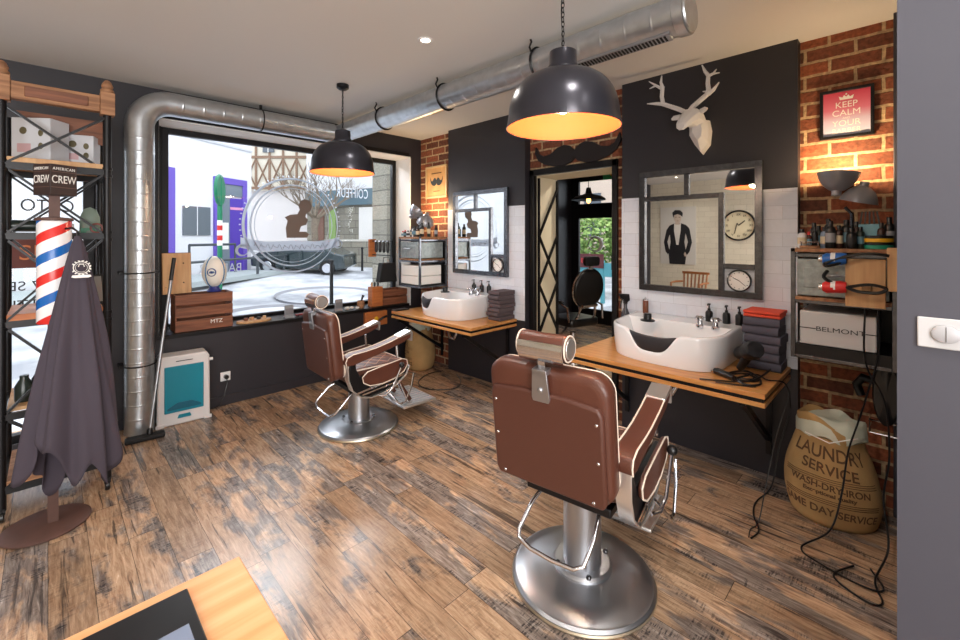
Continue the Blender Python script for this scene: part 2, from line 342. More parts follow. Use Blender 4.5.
# glazed door of the back room
d = struct(B().box(7.1, 7.16, 3.5, 3.68, 0, 2.72).box(7.1, 7.16, 4.46, 4.62, 0, 2.72).box(7.1, 7.16, 3.68, 4.46, 2.62, 2.72).box(7.1, 7.16, 3.68, 4.46, 1.93, 2.2).box(7.1, 7.16, 3.68, 4.46, 0, .25).build('door_2', BLK, bev=.004))
B().box(7.12, 7.13, 3.68, 4.46, .25, 1.93).box(7.12, 7.13, 3.68, 4.46, 2.2, 2.62).build('door_pane', GLASS, d, smooth=0)
B().ring((7.11, 4.12, 1.45), .13, .035, 32, 6, 'yz', flat=.2).build('round_decal', PAPER, d)
B().tube([(7.07, 3.74, 1.0), (7.03, 3.74, 1.0), (7.03, 3.74, 1.25), (7.07, 3.74, 1.25)], .012).build('door_handle', CHROME, d)
# shop window
wd = struct(B().box(.74, .80, 4.93, 4.99, .735, 2.615).box(3.27, 3.325, 4.93, 4.99, .735, 2.615).box(.80, 3.27, 4.93, 4.99, 2.56, 2.615).box(.80, 3.27, 4.93, 4.99, .735, .77).box(.68, .74, 4.90, 4.94, .735, 2.615).build('window_1', BLK, bev=.004))
B().box(.80, 3.27, 4.966, 4.974, .77, 2.56).build('window_pane', GLASS, wd, smooth=0)
lg = tag(bpy.data.objects.new('window_logo', None), 'round frosted shop logo with a crouching figure and a ribbon stuck on the big window', 'window decal'); C.objects.link(lg); lg.location = (1.97, 4.955, 1.72)
b = B(); b.ring((0, 0, 0), .525, .017, 72, 6, 'xz', flat=.15); b.ring((0, 0, 0), .455, .012, 72, 6, 'xz', flat=.15); b.ring((0, 0, 0), .415, .005, 72, 6, 'xz', flat=.15)
for k in range(60):
    a = k*2*PI/60
    if math.sin(a) > -.25: b.ob((.555*math.cos(a), 0, .555*math.sin(a)), (.018, .003, .012), (0, -a, 0))
b.build('ring_border', DECAL, lg)
b = B()
rib = []
for k in range(25):
    x = -.55+1.1*k/24; rib.append((x, -.19-.05*math.sin((x+.55)*PI/1.1*1.0)+.012*math.cos(x*9)))
b.prism([(x, z+.055) for x, z in rib]+[(x, z-.055) for x, z in rib[::-1]], 'xz', -.002, .002); b.ring((-.53, 0, -.27), .055, .02, 20, 5, 'xz', flat=.15); b.ring((.54, 0, -.22), .045, .018, 20, 5, 'xz', flat=.15)
b.build('ribbon', DECAL, lg, smooth=0)
B().tube([(-.42+.84*k/90, -.004, -.215-.03*math.sin((-.42+.84*k/90+.55)*2.85)+.030*math.sin(k*.95)*(1 if k % 13 < 9 else .2)) for k in range(91)], .0045, 4, flat=.3).build('script_flourish', mat('ribbon_ink', (120, 112, 112), .7), lg)
b = B()
fig = [(-.10,-.17),(.13,-.17),(.15,-.13),(.12,-.10),(.04,-.10),(.06,-.04),(.12,-.02),(.14,.04),(.11,.07),(.12,.11),(.17,.14),(.185,.20),(.16,.26),(.10,.275),(.05,.25),(.03,.20),(.045,.15),(.02,.10),(-.06,.09),(-.12,.06),(-.09,.02),(-.11,-.06)]
b.prism(fig, 'xz', -.006, -.002); b.build('crouching_figure', SILH, lg, smooth=0, loc=(.02, 0, .03))
wt = tag(text('COIFFEUR', .17, DECAL, (2.70, 4.955, 2.13), (R(90), 0, PI), None, 'window_lettering', sx=.52, spacing=1.1), 'tall thin word COIFFEUR in reverse, stuck high on the right of the window', 'window decal')
wt2 = tag(text('BARBIER', .13, DECAL, (1.24, 4.955, 1.27), (R(90), 0, PI), None, 'window_lettering', sx=.8), 'word BARBIER in reverse, stuck low on the left of the window', 'window decal')
# entrance
ed = struct(B().box(-1.0, -.93, 4.7, 4.78, 0, 2.42).box(.20, .27, 4.7, 4.78, 0, 2.42).box(-.93, .2, 4.7, 4.78, 2.34, 2.42).box(-.93, .2, 4.7, 4.78, 0, .12).box(-.33, -.27, 4.7, 4.78, .12, 2.34).build('door_3', BLK, bev=.004))
B().box(-.93, .2, 4.735, 4.745, .12, 2.34).build('door_pane', GLASS, ed, smooth=0)
INKB = mat('black_print', (40, 38, 40), .6)
text('CIIITO', .13, INKB, (.0, 4.725, 1.83), (R(90), 0, PI), ed, sx=.8)
text('VIA', .13, INKB, (-.52, 4.725, 1.83), (R(90), 0, PI), ed, sx=.8)
sg = B().box(-.62, .02, 4.69, 4.70, 1.36, 1.58).build('panel_sign', mat('rust_red_panel', (96, 42, 34), .6), ed)
text('SE', .16, mat('orange_print', (206, 120, 70), .6), (-.08, 4.686, 1.47), FY, ed); text('SE', .16, MATS['orange_print'], (-.35, 4.686, 1.47), FY, ed)
text('27 SE', .1, INKB, (-.1, 4.725, 1.22), (R(90), 0, PI), ed); text('OTTIE', .1, INKB, (-.1, 4.725, 1.08), (R(90), 0, PI), ed)
# switch, sockets
t = thing('light_switch', 'white double rocker switch with an oval button on the slate partition', 'light switch', (1.7, -.06, 1.338))
B().box(-.008, 0, -.06, .05, -.041, .041).build('plate', mat('switch_white', (186, 186, 188), .4), t, bev=.003)
B().lathe([(.024, 0), (.024, .006), (.02, .009)], (-.008, -.004, 0), 32, (0, R(-90), 0), sy=1.15).build('rocker', mat('rocker_white', (168, 168, 172), .35), t, bev=.001)
B().box(-.0186, -.0172, -.0045, -.0035, -.02, .02).build('split_line', GUN, t)
t = thing('wall_socket', 'white wall socket under the window with a black plug in it', 'socket', (1.19, 4.61, .27))
B().box(-.042, .042, -.012, 0, -.042, .042).build('plate', WHITEP, t, bev=.004)
B().lathe([(.03, 0), (.03, .003)], (0, -.012, 0), 24, (R(90), 0, 0)).build('socket_well', WHITEP, t)
b = B(); b.cyl((0, -.012, 0), (0, -.05, 0), .019); b.build('plug', BLKP, t)
tag(B().tube([(1.19, 4.56, .268), (1.185, 4.53, .22), (1.16, 4.52, .12), (1.12, 4.53, .03), (1.08, 4.55, .012), (1.02, 4.56, .012)], .004, 6).build('power_cord', BLKP), 'black power cord dropping from the wall socket to the floor', 'cord')
# ceiling downlights
spots = [(1.73, 2.23), (-1.2, 2.4), (-1.2, .6), (-2.8, 3.6), (-2.8, 1.4), (.2, -.8), (-2.8, -.6), (1.25, -.5), (1.15, .45)]  # unseen ones added as interior fill, the pair by the partition for its dark side
for i, (x, y) in enumerate(spots):
    t = thing('downlight', 'round recessed white downlight in the ceiling between the two pendants' if i == 0 else 'round recessed white downlight in the ceiling, from the set seen in the near mirror and the added fill', 'ceiling light', (x, y, H), group='recessed ceiling downlights')
    B().lathe([(.03, -.004), (.045, -.006), (.05, 0)], n=24, cap=False).build('trim_ring', WHITEP, t)
    B().lathe([(.0, -.002), (.03, -.002), (.03, -.001)], n=24).build('lamp_lens', SPOTM, t)
    light('downlight_beam', 'SPOT', (0, 0, -.02), 46, (1, .935, .86), parent=t, spot_size=R(150), spot_blend=.8, shadow_soft_size=.06)
t = thing('downlight', 'round recessed downlight in the ceiling of the back room', 'ceiling light', (4.6, 2.4, 2.72))
B().lathe([(.03, -.004), (.045, -.006), (.05, 0)], n=24, cap=False).build('trim_ring', WHITEP, t); B().lathe([(.0, -.002), (.03, -.002), (.03, -.001)], n=24).build('lamp_lens', SPOTM, t)
light('downlight_beam', 'SPOT', (0, 0, -.02), 120, (1, .9, .76), parent=t, spot_size=R(150), spot_blend=.8, shadow_soft_size=.06)
# ---------------------------------------------------------------- ducts
def duct_path(pts, r, nrib):
    b = B(); b.tube(pts, r, 40); return b
duct = thing('ventilation_duct', 'shiny galvanised spiral duct rising left of the window and running over it along the ceiling', 'duct', (.53, 4.47, 0))
pts = [(0, 0, 0), (0, 0, 2.5)]; rr = .22
for k in range(1, 13):
    a = k*PI/2/12; pts.append((rr-rr*math.cos(a), 0, 2.5+rr*math.sin(a)))
pts.append((1.77, 0, 2.72)); 
P2 = []; R2 = []
def ribbed(a, c_, step):
    a, c_ = Vector(a), Vector(c_); n_ = int((c_-a).length/step); d_ = (c_-a)/n_; u_ = d_.normalized()
    for k in range(n_):
        p = a+d_*k
        for o_, r_ in ((-.006, .1), (0, .1), (.003, .1012), (.007, .1012), (.010, .1), (.016, .1)): P2.append(p+u_*o_); R2.append(r_)
ribbed((0, 0, 0.007), (0, 0, 2.5), .11)
for p in pts[1:14]: P2.append(Vector(p)); R2.append(.1)
ribbed((.28, 0, 2.72), (1.665, 0, 2.72), .15); P2.append(Vector((1.667, 0, 2.72))); R2.append(.1)
B().tube(P2, R2, 40).build('duct_pipe', GALV, duct, smooth=50)
b = B(); b.ring((0, 0, 1.30), .104, .006, 32, 6, 'xy'); b.box(-.13, -.1, -.01, .12, 1.29, 1.31); b.box(.1, .13, -.01, .12, 1.29, 1.31); b.build('clamp', BLK, duct)
b = B(); b.ring((0, 0, .55), .104, .006, 32, 6, 'xy'); b.box(-.13, -.1, -.01, .12, .54, .56); b.box(.1, .13, -.01, .12, .54, .56); b.build('clamp', BLK, duct)
b = B(); b.ring((.93, 0, 2.72), .104, .006, 32, 6, 'yz'); b.box(.92, .94, -.01, .01, 2.82, 2.87); b.build('clamp', BLK, duct)
duct2 = thing('ventilation_duct', 'galvanised spiral duct with an air grille running over the basins along the ceiling', 'duct', (2.3, .8, 2.735))
P2 = []; R2 = []; ribbed((0, 0.008, 0), (0, 3.78, 0), .145); P2.append(Vector((0, 3.78, 0))); R2.append(.1)
B().tube(P2, R2, 40).build('duct_pipe', GALV, duct2, smooth=50)
B().lathe([(0, -.012), (.094, -.012), (.098, -.004), (.108, 0), (.108, .05), (.1, .055)], (0, .0, 0), 40, (R(-90), 0, 0)).build('end_cap', GALV, duct2)
g = B(); g.box(-.03, .03, .08, .86, -.112, -.092); go = g.build('air_grille', STEEL, duct2, rot=(0, R(14), 0))
b = B()
for k in range(38): b.box(-.022, .022, .10+k*.0195, .111+k*.0195, -.114, -.1118)
b.build('grille_slot', BLKM, go)
for y in (.94, 1.89, 2.8):
    b = B(); b.ring((0, y, 0), .105, .008, 32, 6, 'xz'); b.tube([(.09, y, .05), (.11, y, .08), (.09, y, .12), (.1, y, .135)], .007, 6); b.tube([(-.09, y, .05), (-.11, y, .08), (-.09, y, .12), (-.1, y, .135)], .007, 6)
    b.build('hanger', BLK, duct2)
# ---------------------------------------------------------------- pendants
PEND = mat('graphite_enamel', (58, 58, 66), .28, .6)
def pendant(x, y, zr, label, on=True):
    t = thing('pendant_lamp', label, 'pendant lamp', (x, y, zr), group=None)
    k = H-zr
    B().lathe([(.05, 0), (.05, -.03), (.03, -.045), (0, -.05)][::-1], (0, 0, k), 24).build('ceiling_rose', BLK, t)
    b = B(); z = .37; i = 0
    while z < k-.05:
        b.tube([(.007*math.cos(a)*(1-i % 2), .007*math.cos(a)*(i % 2), z+.014*math.sin(a)) for a in [j*2*PI/10 for j in range(10)]], .0022, 5, True); z += .022; i += 1
    b.tube([(.004*math.sin(q*.8), .006, .36+q*(k-.40)/12) for q in range(13)], .0025, 5)
    b.build('chain', BLK, t)
    B().lathe([(0, .37), (.02, .37), (.045, .355), (.062, .35), (.064, .29), (.075, .275), (.078, .262), (.076, .25)], n=40, cap=False).build('collar', PEND, t)
    pr = []
    for j in range(13):
        a = j/12*PI/2; pr.append((.076+(.252-.076)*math.sin(a)**.9, .055+.195*math.cos(a)))
    pr = [(r, z) for r, z in pr]+[(.257, .02), (.262, 0)]
    sh = B().lathe(pr, n=56, cap=False).build('shade', PEND, t)
    inn = [(r-.004, z-.004) for r, z in pr[:-1]]+[(.2575, 0)]
    B().lathe(inn, n=56, cap=False).build('orange_lining', ORANGE, sh)
    B().ring((0, 0, 0), .26, .003, 56, 6, 'xy').build('rim', PEND, sh)
    B().ball((0, 0, .11), (.035, .035, .045)).lathe([(.018, .15), (.018, .24)], n=16).build('bulb', BULB, t)
    light('pendant_glow', 'POINT', (0, 0, .035), 12, (1, .78, .52), parent=t, shadow_soft_size=.04)
    return t
pendant(1.686, 1.143, 2.10, 'larger-looking graphite dome pendant with orange lining hanging over the near chair')
pendant(1.75, 3.38, 2.13, 'black dome pendant with orange lining hanging before the shop window')
# ---------------------------------------------------------------- worktops
def worktop(y0, y1, label, fr=-.35):
    t = thing('worktop', label, 'counter', (3.06, (y0+y1)/2, .75), group=None)
    h = (y1-y0)/2
    B().box(fr, .345, -h, h, -.028, 0).build('upper_board', OAK, t, bev=.003)
    B().box(fr+.01, .345, -h+.01, h-.01, -.05, -.0281).build('black_core', BLK, t)
    B().box(fr, .345, -h, h, -.075, -.0501).build('lower_board', OAK, t, bev=.003)
    for s in (-1, 1):
        b = B(); yy = s*(h-.12)
        b.bar((-.3, yy, -.09), (.335, yy, -.09), .03, .03); b.bar((-.27, yy, -.1), (.33, yy, -.5), .03, .03); b.box(.325, .345, yy-.015, yy+.015, -.6, -.075)
        b.build('bracket', BLK, t)
    return t
worktop(.555, 1.79, 'oak worktop on black wall brackets carrying the near basin')
worktop(2.87, 4.17, 'oak worktop on black wall brackets carrying the far basin by the window', -.31)
# ---------------------------------------------------------------- basins
def basin(yc, label, cc=.02, cw=.15):
    t = thing('wash_basin', label, 'wash basin', (3.4, yc, .752))
    # plan outline: x towards the wall is 0, front is negative
    raw = [(0, .385), (-.20, .385), (-.40, .37), (-.50, .30), (-.555, .18), (-.575, .05), (-.58, -.10), (-.565, -.24), (-.50, -.34), (-.38, -.385), (-.20, -.39), (0, -.39)]
    N = 96; pts = []
    def cr(p0, p1, p2, p3, u): return tuple(.5*((2*p1[i])+(-p0[i]+p2[i])*u+(2*p0[i]-5*p1[i]+4*p2[i]-p3[i])*u*u+(-p0[i]+3*p1[i]-3*p2[i]+p3[i])*u**3) for i in (0, 1))
    for i in range(len(raw)-1):
        p = [raw[max(0, i-1)], raw[i], raw[i+1], raw[min(len(raw)-1, i+2)]]
        for k in range(8): pts.append(cr(*p, k/8))
    pts.append(raw[-1])
    for k in range(1, 12): pts.append((0, -.39+.775*k/12))
    cx, cy = -.33, 0.0
    def top(x, y):
        z = .215+.02*(1+x/.58)
        if x < -.3: z -= .135*math.exp(-((y-cc)/cw)**4)*min(1, (-x-.3)/.15)
        return z
    bm = bmesh.new(); rings = []
    def rg(f): rings.append([bm.verts.new(f(x, y)) for x, y in pts])
    def sc(x, y, k, zz): return (x*k+(1-k)*cx if x < -.02 else x-(1-k)*.02, cy+(y-cy)*k, zz)
    rg(lambda x, y: sc(x, y, .93, 0)); rg(lambda x, y: sc(x, y, .95, .012)); rg(lambda x, y: sc(x, y, .985, top(x, y)*.6)); rg(lambda x, y: sc(x, y, .995, top(x, y)-.018)); rg(lambda x, y: sc(x, y, .99, top(x, y)-.005)); rg(lambda x, y: sc(x, y, .97, top(x, y)))
    def inner(x, y, k, dz):
        dx = -.17+.0*y; X = max(-.545, min(x, dx)) if x > dx else x
        return (cx+(X-cx)*k, cy+(y-cy)*k, dz)
    rg(lambda x, y: inner(x, y, .93, top(x if x < -.17 else -.17, y)-.001)); rg(lambda x, y: inner(x, y, .90, top(x if x < -.17 else -.17, y)-.014))
    rg(lambda x, y: inner(x, y, .80, min(.11, top(x, y)-.03))); rg(lambda x, y: inner(x, y, .6, .055)); rg(lambda x, y: inner(x, y, .3, .035)); rg(lambda x, y: inner(x, y, .04, .03))
    n = len(pts)
    for a, q in zip(rings, rings[1:]):
        for k in range(n): bm.faces.new([a[k], a[(k+1) % n], q[(k+1) % n], q[k]])
    bm.faces.new(rings[-1]); bm.faces.new(rings[0][::-1])
    bb = B(); bb.b.free(); bb.b = bm; bb.build('basin_body', CERAM, t, smooth=50)
    # black neck rest filling the cut-out
    nr = []
    front = sorted([(q_[1], q_[0]) for q_ in pts if q_[0] < -.36])
    def fx(y):
        for a_, b_ in zip(front, front[1:]):
            if a_[0] <= y <= b_[0]: return a_[1]+(b_[1]-a_[1])*(y-a_[0])/max(1e-6, b_[0]-a_[0])
        return front[-1][1]
    M = 15
    b = B()
    for j in range(7):
        r = []
        for i in range(M):
            y = cc+(i/(M-1)-.5)*cw*2.16; e = abs(i/(M-1)-.5)*2
            zb = .213-.138*math.exp(-((y-cc)/cw)**4); zt = .198-.014*(1-e*e)
            u = j/6; rad = (1-e**3)*.028+.004
            a = PI*u*2
            zc = (zb+zt)/2; hz = max(.004, (zt-zb)/2)
            r.append(b.b.verts.new((fx(y)*.985+.012+rad*math.cos(a), y, zc+hz*math.sin(a))))
        nr.append(r)
    for j in range(6):
        for i in range(M-1): b._f([nr[j][i], nr[j][i+1], nr[j+1][i+1], nr[j+1][i]])
    bmesh.ops.remove_doubles(b.b, verts=b.b.verts, dist=1e-4)
    b.build('neck_rest', mat('black_rubber', (40, 38, 42), .45), t, smooth=60)
    # black drain plug holder and twin chrome taps
    b = B(); b.lathe([(.05, 0), (.052, .008), (.03, .014), (.028, .05), (.022, .056)], (-.27, .17, .222), 24); b.build('hand_shower_socket', BLKP, t)
    for yy in (-.165, -.265):
        b = B(); b.lathe([(.026, 0), (.026, .012), (.018, .02), (.016, .045), (.026, .05), (.028, .07), (.02, .08)], (-.19, yy, .215), 20)
        for k in range(5):
            a = k*2*PI/5; b.ball((-.19+.026*math.cos(a), yy+.026*math.sin(a), .275), .011, 8, 6)
        b.build('tap', CHROME, t)
    b = B(); b.tube([(-.3, -.05, -.08), (-.3, -.05, -.2), (-.3, -.02, -.26), (-.3, .05, -.26), (-.3, .08, -.2), (-.2, .1, -.18), (-.03, .1, -.18)], .018, 10); b.lathe([(.03, -.11), (.03, -.08)], (-.3, -.05, 0), 16)
    b.build('waste_pipe', CHROME, t)
    text('Belmont', .018, INKB, (-.10, 0.02, .2225), (0, 0, R(-90)), t)
    return t
basin(1.21, 'white ceramic basin with black neck rest on the near worktop')
basin(3.51, 'white ceramic basin with black neck rest on the far worktop', .17, .12)
# ---------------------------------------------------------------- mirrors with small clocks
def mirror(yc, label):
    t = thing('wall_mirror', label, 'mirror', (3.405, yc, 1.64))
    W, Hh = .425, .47
    # local: y right-handed, +y is left in the photograph
    b = B()
    b.box(-.035, 0, -W, W, Hh-.045, Hh); b.box(-.035, 0, -W, W, -Hh, -Hh+.045); b.box(-.035, 0, W-.045, W, -Hh+.045, Hh-.045); b.box(-.035, 0, -W, -W+.045, -Hh+.045, Hh-.045)
    b.box(-.03, 0, -.155, W-.045, .235, .27); b.box(-.03, 0, -.19, -.155, -Hh+.045, .27); b.box(-.03, 0, .045, .08, .27, Hh-.045); b.box(-.03, 0, -W+.045, -.19, -.27, -.235)
    b.build('steel_frame', GUN, t, bev=.002)
    b = B(); b.box(-.012, -.006, -.17, W-.04, -Hh+.04, .25); b.box(-.012, -.006, -W+.04, W-.04, .25, Hh-.04); b.box(-.012, -.006, -W+.04, -.17, -.25, .25); b.build('mirror_glass', MIRROR, t, smooth=0)
    c = B().lathe([(0, 0), (.076, 0), (.076, .02), (.068, .026), (.066, .012), (0, .012)], (-.008, -.285, -.35), 40, (0, R(-90), 0)).build('clock_case', GUN, t)
    B().lathe([(0, .0125), (.066, .0125), (.066, .0135), (0, .0135)], (-.008, -.285, -.35), 40, (0, R(-90), 0)).build('clock_dial', PAPER, c)
    b = B(); b.bar((-.024, -.285, -.35), (-.024, -.245, -.33), .004, .002, (1, 0, 0)); b.bar((-.024, -.285, -.35), (-.024, -.325, -.385), .003, .002, (1, 0, 0))
    for k in range(12):
        a = k*PI/6; b.bar((-.0225, -.285+.052*math.sin(a), -.35+.052*math.cos(a)), (-.0225, -.285+.06*math.sin(a), -.35+.06*math.cos(a)), .004, .001, (1, 0, 0))
    b.build('clock_hands', INKB, c)
    return t
mirror(1.1315, 'large steel framed mirror with a small clock pane above the near basin')
mirror(3.40, 'steel framed mirror with a small clock pane above the far basin')
# ---------------------------------------------------------------- barber chairs
def rrect(w, h, r, n=5, c=(0, 0)):
    out = []
    for sx, sy, a0 in ((1, 1, 0), (-1, 1, 90), (-1, -1, 180), (1, -1, 270)):
        for k in range(n+1):
            a = R(a0+90*k/n); out.append((c[0]+sx*(w/2-r)+r*math.cos(a), c[1]+sy*(h/2-r)+r*math.sin(a)))
    return out
def pad(outline, thick, puff, plane, inset=.03):
    """cushion: outline in 2D, thickness along the third axis, edges rounded"""
    b = B(); cx = sum(p[0] for p in outline)/len(outline); cy = sum(p[1] for p in outline)/len(outline)
    f = {'xy': lambda a, q, d: (a, q, d), 'xz': lambda a, q, d: (a, d, q), 'yz': lambda a, q, d: (d, a, q)}[plane]
    def off(k, d): return [b.b.verts.new(f(cx+(x-cx)*k, cy+(y-cy)*k, d)) for x, y in outline]
    t = thick/2; L = [off(.05, -t-puff), off(.6, -t-puff*.8), off(.85, -t-puff*.25), off(.95, -t), off(.99, -t+.012), off(1, 0), off(.99, t-.012), off(.95, t), off(.85, t+puff*.25), off(.6, t+puff*.8), off(.05, t+puff)]
    n = len(outline)
    for a, q in zip(L, L[1:]):
        for k in range(n): b._f([a[k], a[(k+1) % n], q[(k+1) % n], q[k]])
    b._f(L[0][::-1]); b._f(L[-1]); return b
def chair(x, y, rz, label):
    t = thing('barber_chair', label, 'barber chair', (x, y, 0), rz)
    B().lathe([(.315, 0), (.325, .004), (.325, .02), (.315, .03), (.305, .032), (.30, .036), (.22, .052), (.14, .064), (.13, .066)], n=64).build('base_plate', STEEL, t, smooth=30)
    B().lathe([(.327, .003), (.330, .010), (.327, .018)], n=64, cap=False).build('base_rim', BRASS, t)
    c = B().lathe([(.135, .055), (.135, .075), (.125, .085), (.088, .086), (.088, .11), (.086, .44), (.06, .445)], n=40).build('hydraulic_column', STEEL, t, smooth=30)
    for sx, sy in ((-1, 1), (-1, -1), (1, 1), (1, -1)): B().ball((sx*.10, sy*.075, .09), .012, 12, 8).build('bolt', GUN, c)
    b = B(); b.box(-.17, .22, -.20, .20, .43, .47); b.box(-.12, .12, -.12, .12, .40, .43); b.build('under_frame', BLK, t, bev=.006)
    # rear loop bar
    b = B(); b.tube([(-.12, .13, .44), (-.2, .15, .40), (-.285, .17, .31), (-.305, .16, .285), (-.31, .10, .265), (-.30, 0, .25), (-.29, -.09, .25), (-.27, -.125, .265), (-.2, -.14, .34), (-.1, -.13, .43)], .0095, 10); b.build('rear_foot_bar', CHROME, t)
    # seat
    st = pad(rrect(.50, .50, .06, 5), .11, .015, 'xy').build('seat', LEATHER, t, loc=(.05, 0, .565), smooth=60)
    b = B()
    for s in (1, -1):
        for k in range(-4, 5):
            p = []
            for q in range(17):
                xx = -.21+.42*q/16; yy = s*(xx)+k*.105
                if abs(yy) < .22: p.append((xx, yy, .0575+.0145*(1-(xx/.25)**2)*(1-(yy/.25)**2)))
            if len(p) > 2: b.tube(p, .0028, 5)
    b.build('quilting_stitch', mat('pale_stitching', (190, 150, 130), .6), st)
    o = rrect(.495, .495, .06, 6); B().tube([(px, py, .05) for px, py in o], .006, 6, True).build('piping', PIPING, st)
    # backrest, slightly reclined
    bk = pad(rrect(.54, .515, .07, 6), .085, .01, 'yz').build('backrest', LEATHER, t, loc=(-.31, 0, .82), rot=(0, R(-7), 0), smooth=60)
    o = rrect(.525, .50, .07, 6); B().tube([(.042, py, pz) for py, pz in o], .0042, 6, True).build('piping', PIPING, bk)
    # raised rear shell of the backrest
    b = B(); sh = [(-.235, -.25), (.235, -.25), (.25, -.22), (.25, .12), (.235, .15), (.10, .165), (-.10, .165), (-.235, .15), (-.25, .12), (-.25, -.22)]
    b.prism(sh, 'yz', -.066, -.03); b.build('rear_panel', LEATHERD, bk, bev=.012, seg=3)
    for py, pz in ((.225, .09), (-.225, .09), (.225, -.06), (-.225, -.06), (.2, -.225), (-.2, -.225)): B().ball((-.067, py, pz), (.004, .007, .007), 10, 6).build('screw', CHROME, bk)
    b = B(); b.prism([(-.035, .13), (.035, .13), (.04, .145), (.032, .25), (-.032, .25), (-.04, .145)], 'yz', -.074, -.064); b.box(-.074, -.03, -.032, .032, .24, .262); b.ball((-.076, 0, .18), (.006, .012, .012), 12, 6); b.build('headrest_plate', STEEL, bk, bev=.002)
    b = B(); b.box(-.05, -.035, -.016, .016, .24, .33); b.ball((-.043, 0, .32), .022, 14, 8); b.ball((-.03, .03, .325), .016, 10, 6); b.ball((-.03, -.03, .325), .016, 10, 6); b.build('headrest_post', CHROME, bk)
    hr = B(); prof = []
    for k in range(20):
        a = k*2*PI/20; prof.append((.058*math.cos(a)*(1.0 if math.cos(a) > 0 else .8), .052*math.sin(a)))
    hr.b.verts.new((0, 0, 0)); hr.b.verts.ensure_lookup_table(); hr.b.verts.remove(hr.b.verts[0])
    rings = []
    for yy, kx in ((-.108, .80), (-.104, .93), (-.09, 1), (0, .95), (.09, 1), (.104, .93), (.108, .80)): rings.append([hr.b.verts.new((px*kx, yy, pz*kx)) for px, pz in prof])
    for a, q in zip(rings, rings[1:]):
        for k in range(20): hr._f([a[k], a[(k+1) % 20], q[(k+1) % 20], q[k]])
    hr._f(rings[0]); hr._f(rings[-1][::-1])
    h = hr.build('headrest', LEATHER, t, loc=(-.365, 0, 1.16), rot=(0, R(8), 0), smooth=50)
    b = B()
    for yy in (-.106, .106): b.tube([(px*.97, yy, pz*.97) for px, pz in prof], .0035, 6, True)
    b.build('piping', PIPING, h)
    b = B(); arc = [(.064*math.cos(a)*.82, .068*math.sin(a)) for a in [R(168+9.5*k) for k in range(11)]]
    for yy in (0,):
        A = [[b.b.verts.new((px*s_, y_, pz*s_)) for px, pz in arc] for y_, s_ in ((-.100, 1), (.100, 1), (.100, .93), (-.100, .93))]
        for q in range(4):
            for k in range(len(arc)-1): b._f([A[q][k], A[q][k+1], A[(q+1) % 4][k+1], A[(q+1) % 4][k]])
        b._f([A[q][0] for q in range(4)]); b._f([A[q][-1] for q in range(3, -1, -1)])
    b.build('chrome_back', CHROME, h)
    for yy in (-.110, .110): B().prism([(px*.8, pz*.8) for px, pz in prof], 'xz', yy-.003, yy+.003).build('chrome_end', SATIN, h, bev=.002)
    # sides
    for s in (1, -1):
        y0 = s*.275
        side = [(-.215, .72), (-.225, .60), (-.205, .50), (-.15, .435), (-.06, .41), (.08, .425), (.21, .47), (.285, .53), (.30, .58), (.26, .615), (.0, .60), (-.13, .575), (-.165, .64), (-.17, .72)]
        sp = B().prism(side, 'xz', y0-.018, y0+.018).build('side_panel', BLK, t, bev=.006)
        ins = [(-.125, .575), (-.115, .53), (-.06, .497), (.05, .49), (.16, .508), (.25, .55), (.285, .60), (.275, .64), (.23, .655), (.06, .632), (-.08, .61)]
        yo = y0+s*.018
        B().prism(ins, 'xz', min(yo, yo+s*.022), max(yo, yo+s*.022)).build('side_cushion', LEATHER, sp, bev=.01, seg=3)
        B().tube([(a, yo+s*.02, q) for a, q in ins], .004, 6, True).build('cushion_piping', PIPING, sp)
        # chrome band: from the back of the arm, down round the belly and up to the front
        band = [(-.225, .735), (-.238, .66), (-.232, .57), (-.20, .485), (-.13, .42), (-.04, .395), (.06, .405), (.18, .44), (.28, .51), (.315, .58)]
        b = B()
        for a, q in zip(band, band[1:]): b.bar((a[0], y0, a[1]), (q[0], y0, q[1]), .055, .012, (0, 1, 0)) if 0 else None
        A = []
        for i, (a, q) in enumerate(band):
            p = Vector(band[max(0, i-1)]); r_ = Vector(band[min(len(band)-1, i+1)]); tn = (r_-p).normalized(); nn = Vector((-tn[1], tn[0])); wd_ = .032 if i < 5 else .024
            A.append([b.b.verts.new((a+nn[0]*k, y0+s*j, q+nn[1]*k)) for k, j in ((-.005, -wd_), (-.005, wd_), (.005, wd_), (.005, -wd_))])
        for a, q in zip(A, A[1:]):
            for k in range(4): b._f([a[k], a[(k+1) % 4], q[(k+1) % 4], q[k]])
        b._f(A[0]); b._f(A[-1][::-1]); b.build('chrome_band', SATIN, t, bev=.002)
        b = B(); b.bar((-.17, yo+s*.008, .455), (.25, yo+s*.008, .52), .012, .016); b.bar((-.12, yo+s*.008, .435), (.2, yo+s*.008, .475), .008, .012); b.build('trim_strip', CHROME, sp)
        tm = text('Takara Belmont', .034, CHROME, (.045, yo+s*.018, .49), (R(90), R(-9) if s < 0 else R(9), 0 if s < 0 else PI), sp, ext=.001, sx=1.0)
        # armrest
        pr = [(-.255, .685), (-.262, .715), (-.25, .745), (-.20, .765), (-.10, .772), (.0, .785), (.12, .812), (.22, .842), (.305, .865), (.315, .85), (.31, .815), (.24, .785), (.12, .755), (.0, .725), (-.10, .705), (-.20, .68)]
        ar = B().prism(pr, 'xz', y0-.042, y0+.042).build('armrest', LEATHER, t, bev=.014, seg=4)
        for e in (-.042, .042):
            B().tube([(a, y0+e, q+.001) for a, q in pr[:9]], .0036, 6).build('piping', PIPING, ar)
        B().prism([(.20, .842), (.31, .877), (.332, .86), (.328, .79), (.315, .787), (.312, .85), (.20, .828)], 'xz', y0-.046, y0+.046).build('chrome_tip', SATIN, ar, bev=.003)
        b = B(); b.cyl((.20, y0, .76), (.21, y0, .66), .012); b.build('arm_post', CHROME, t)
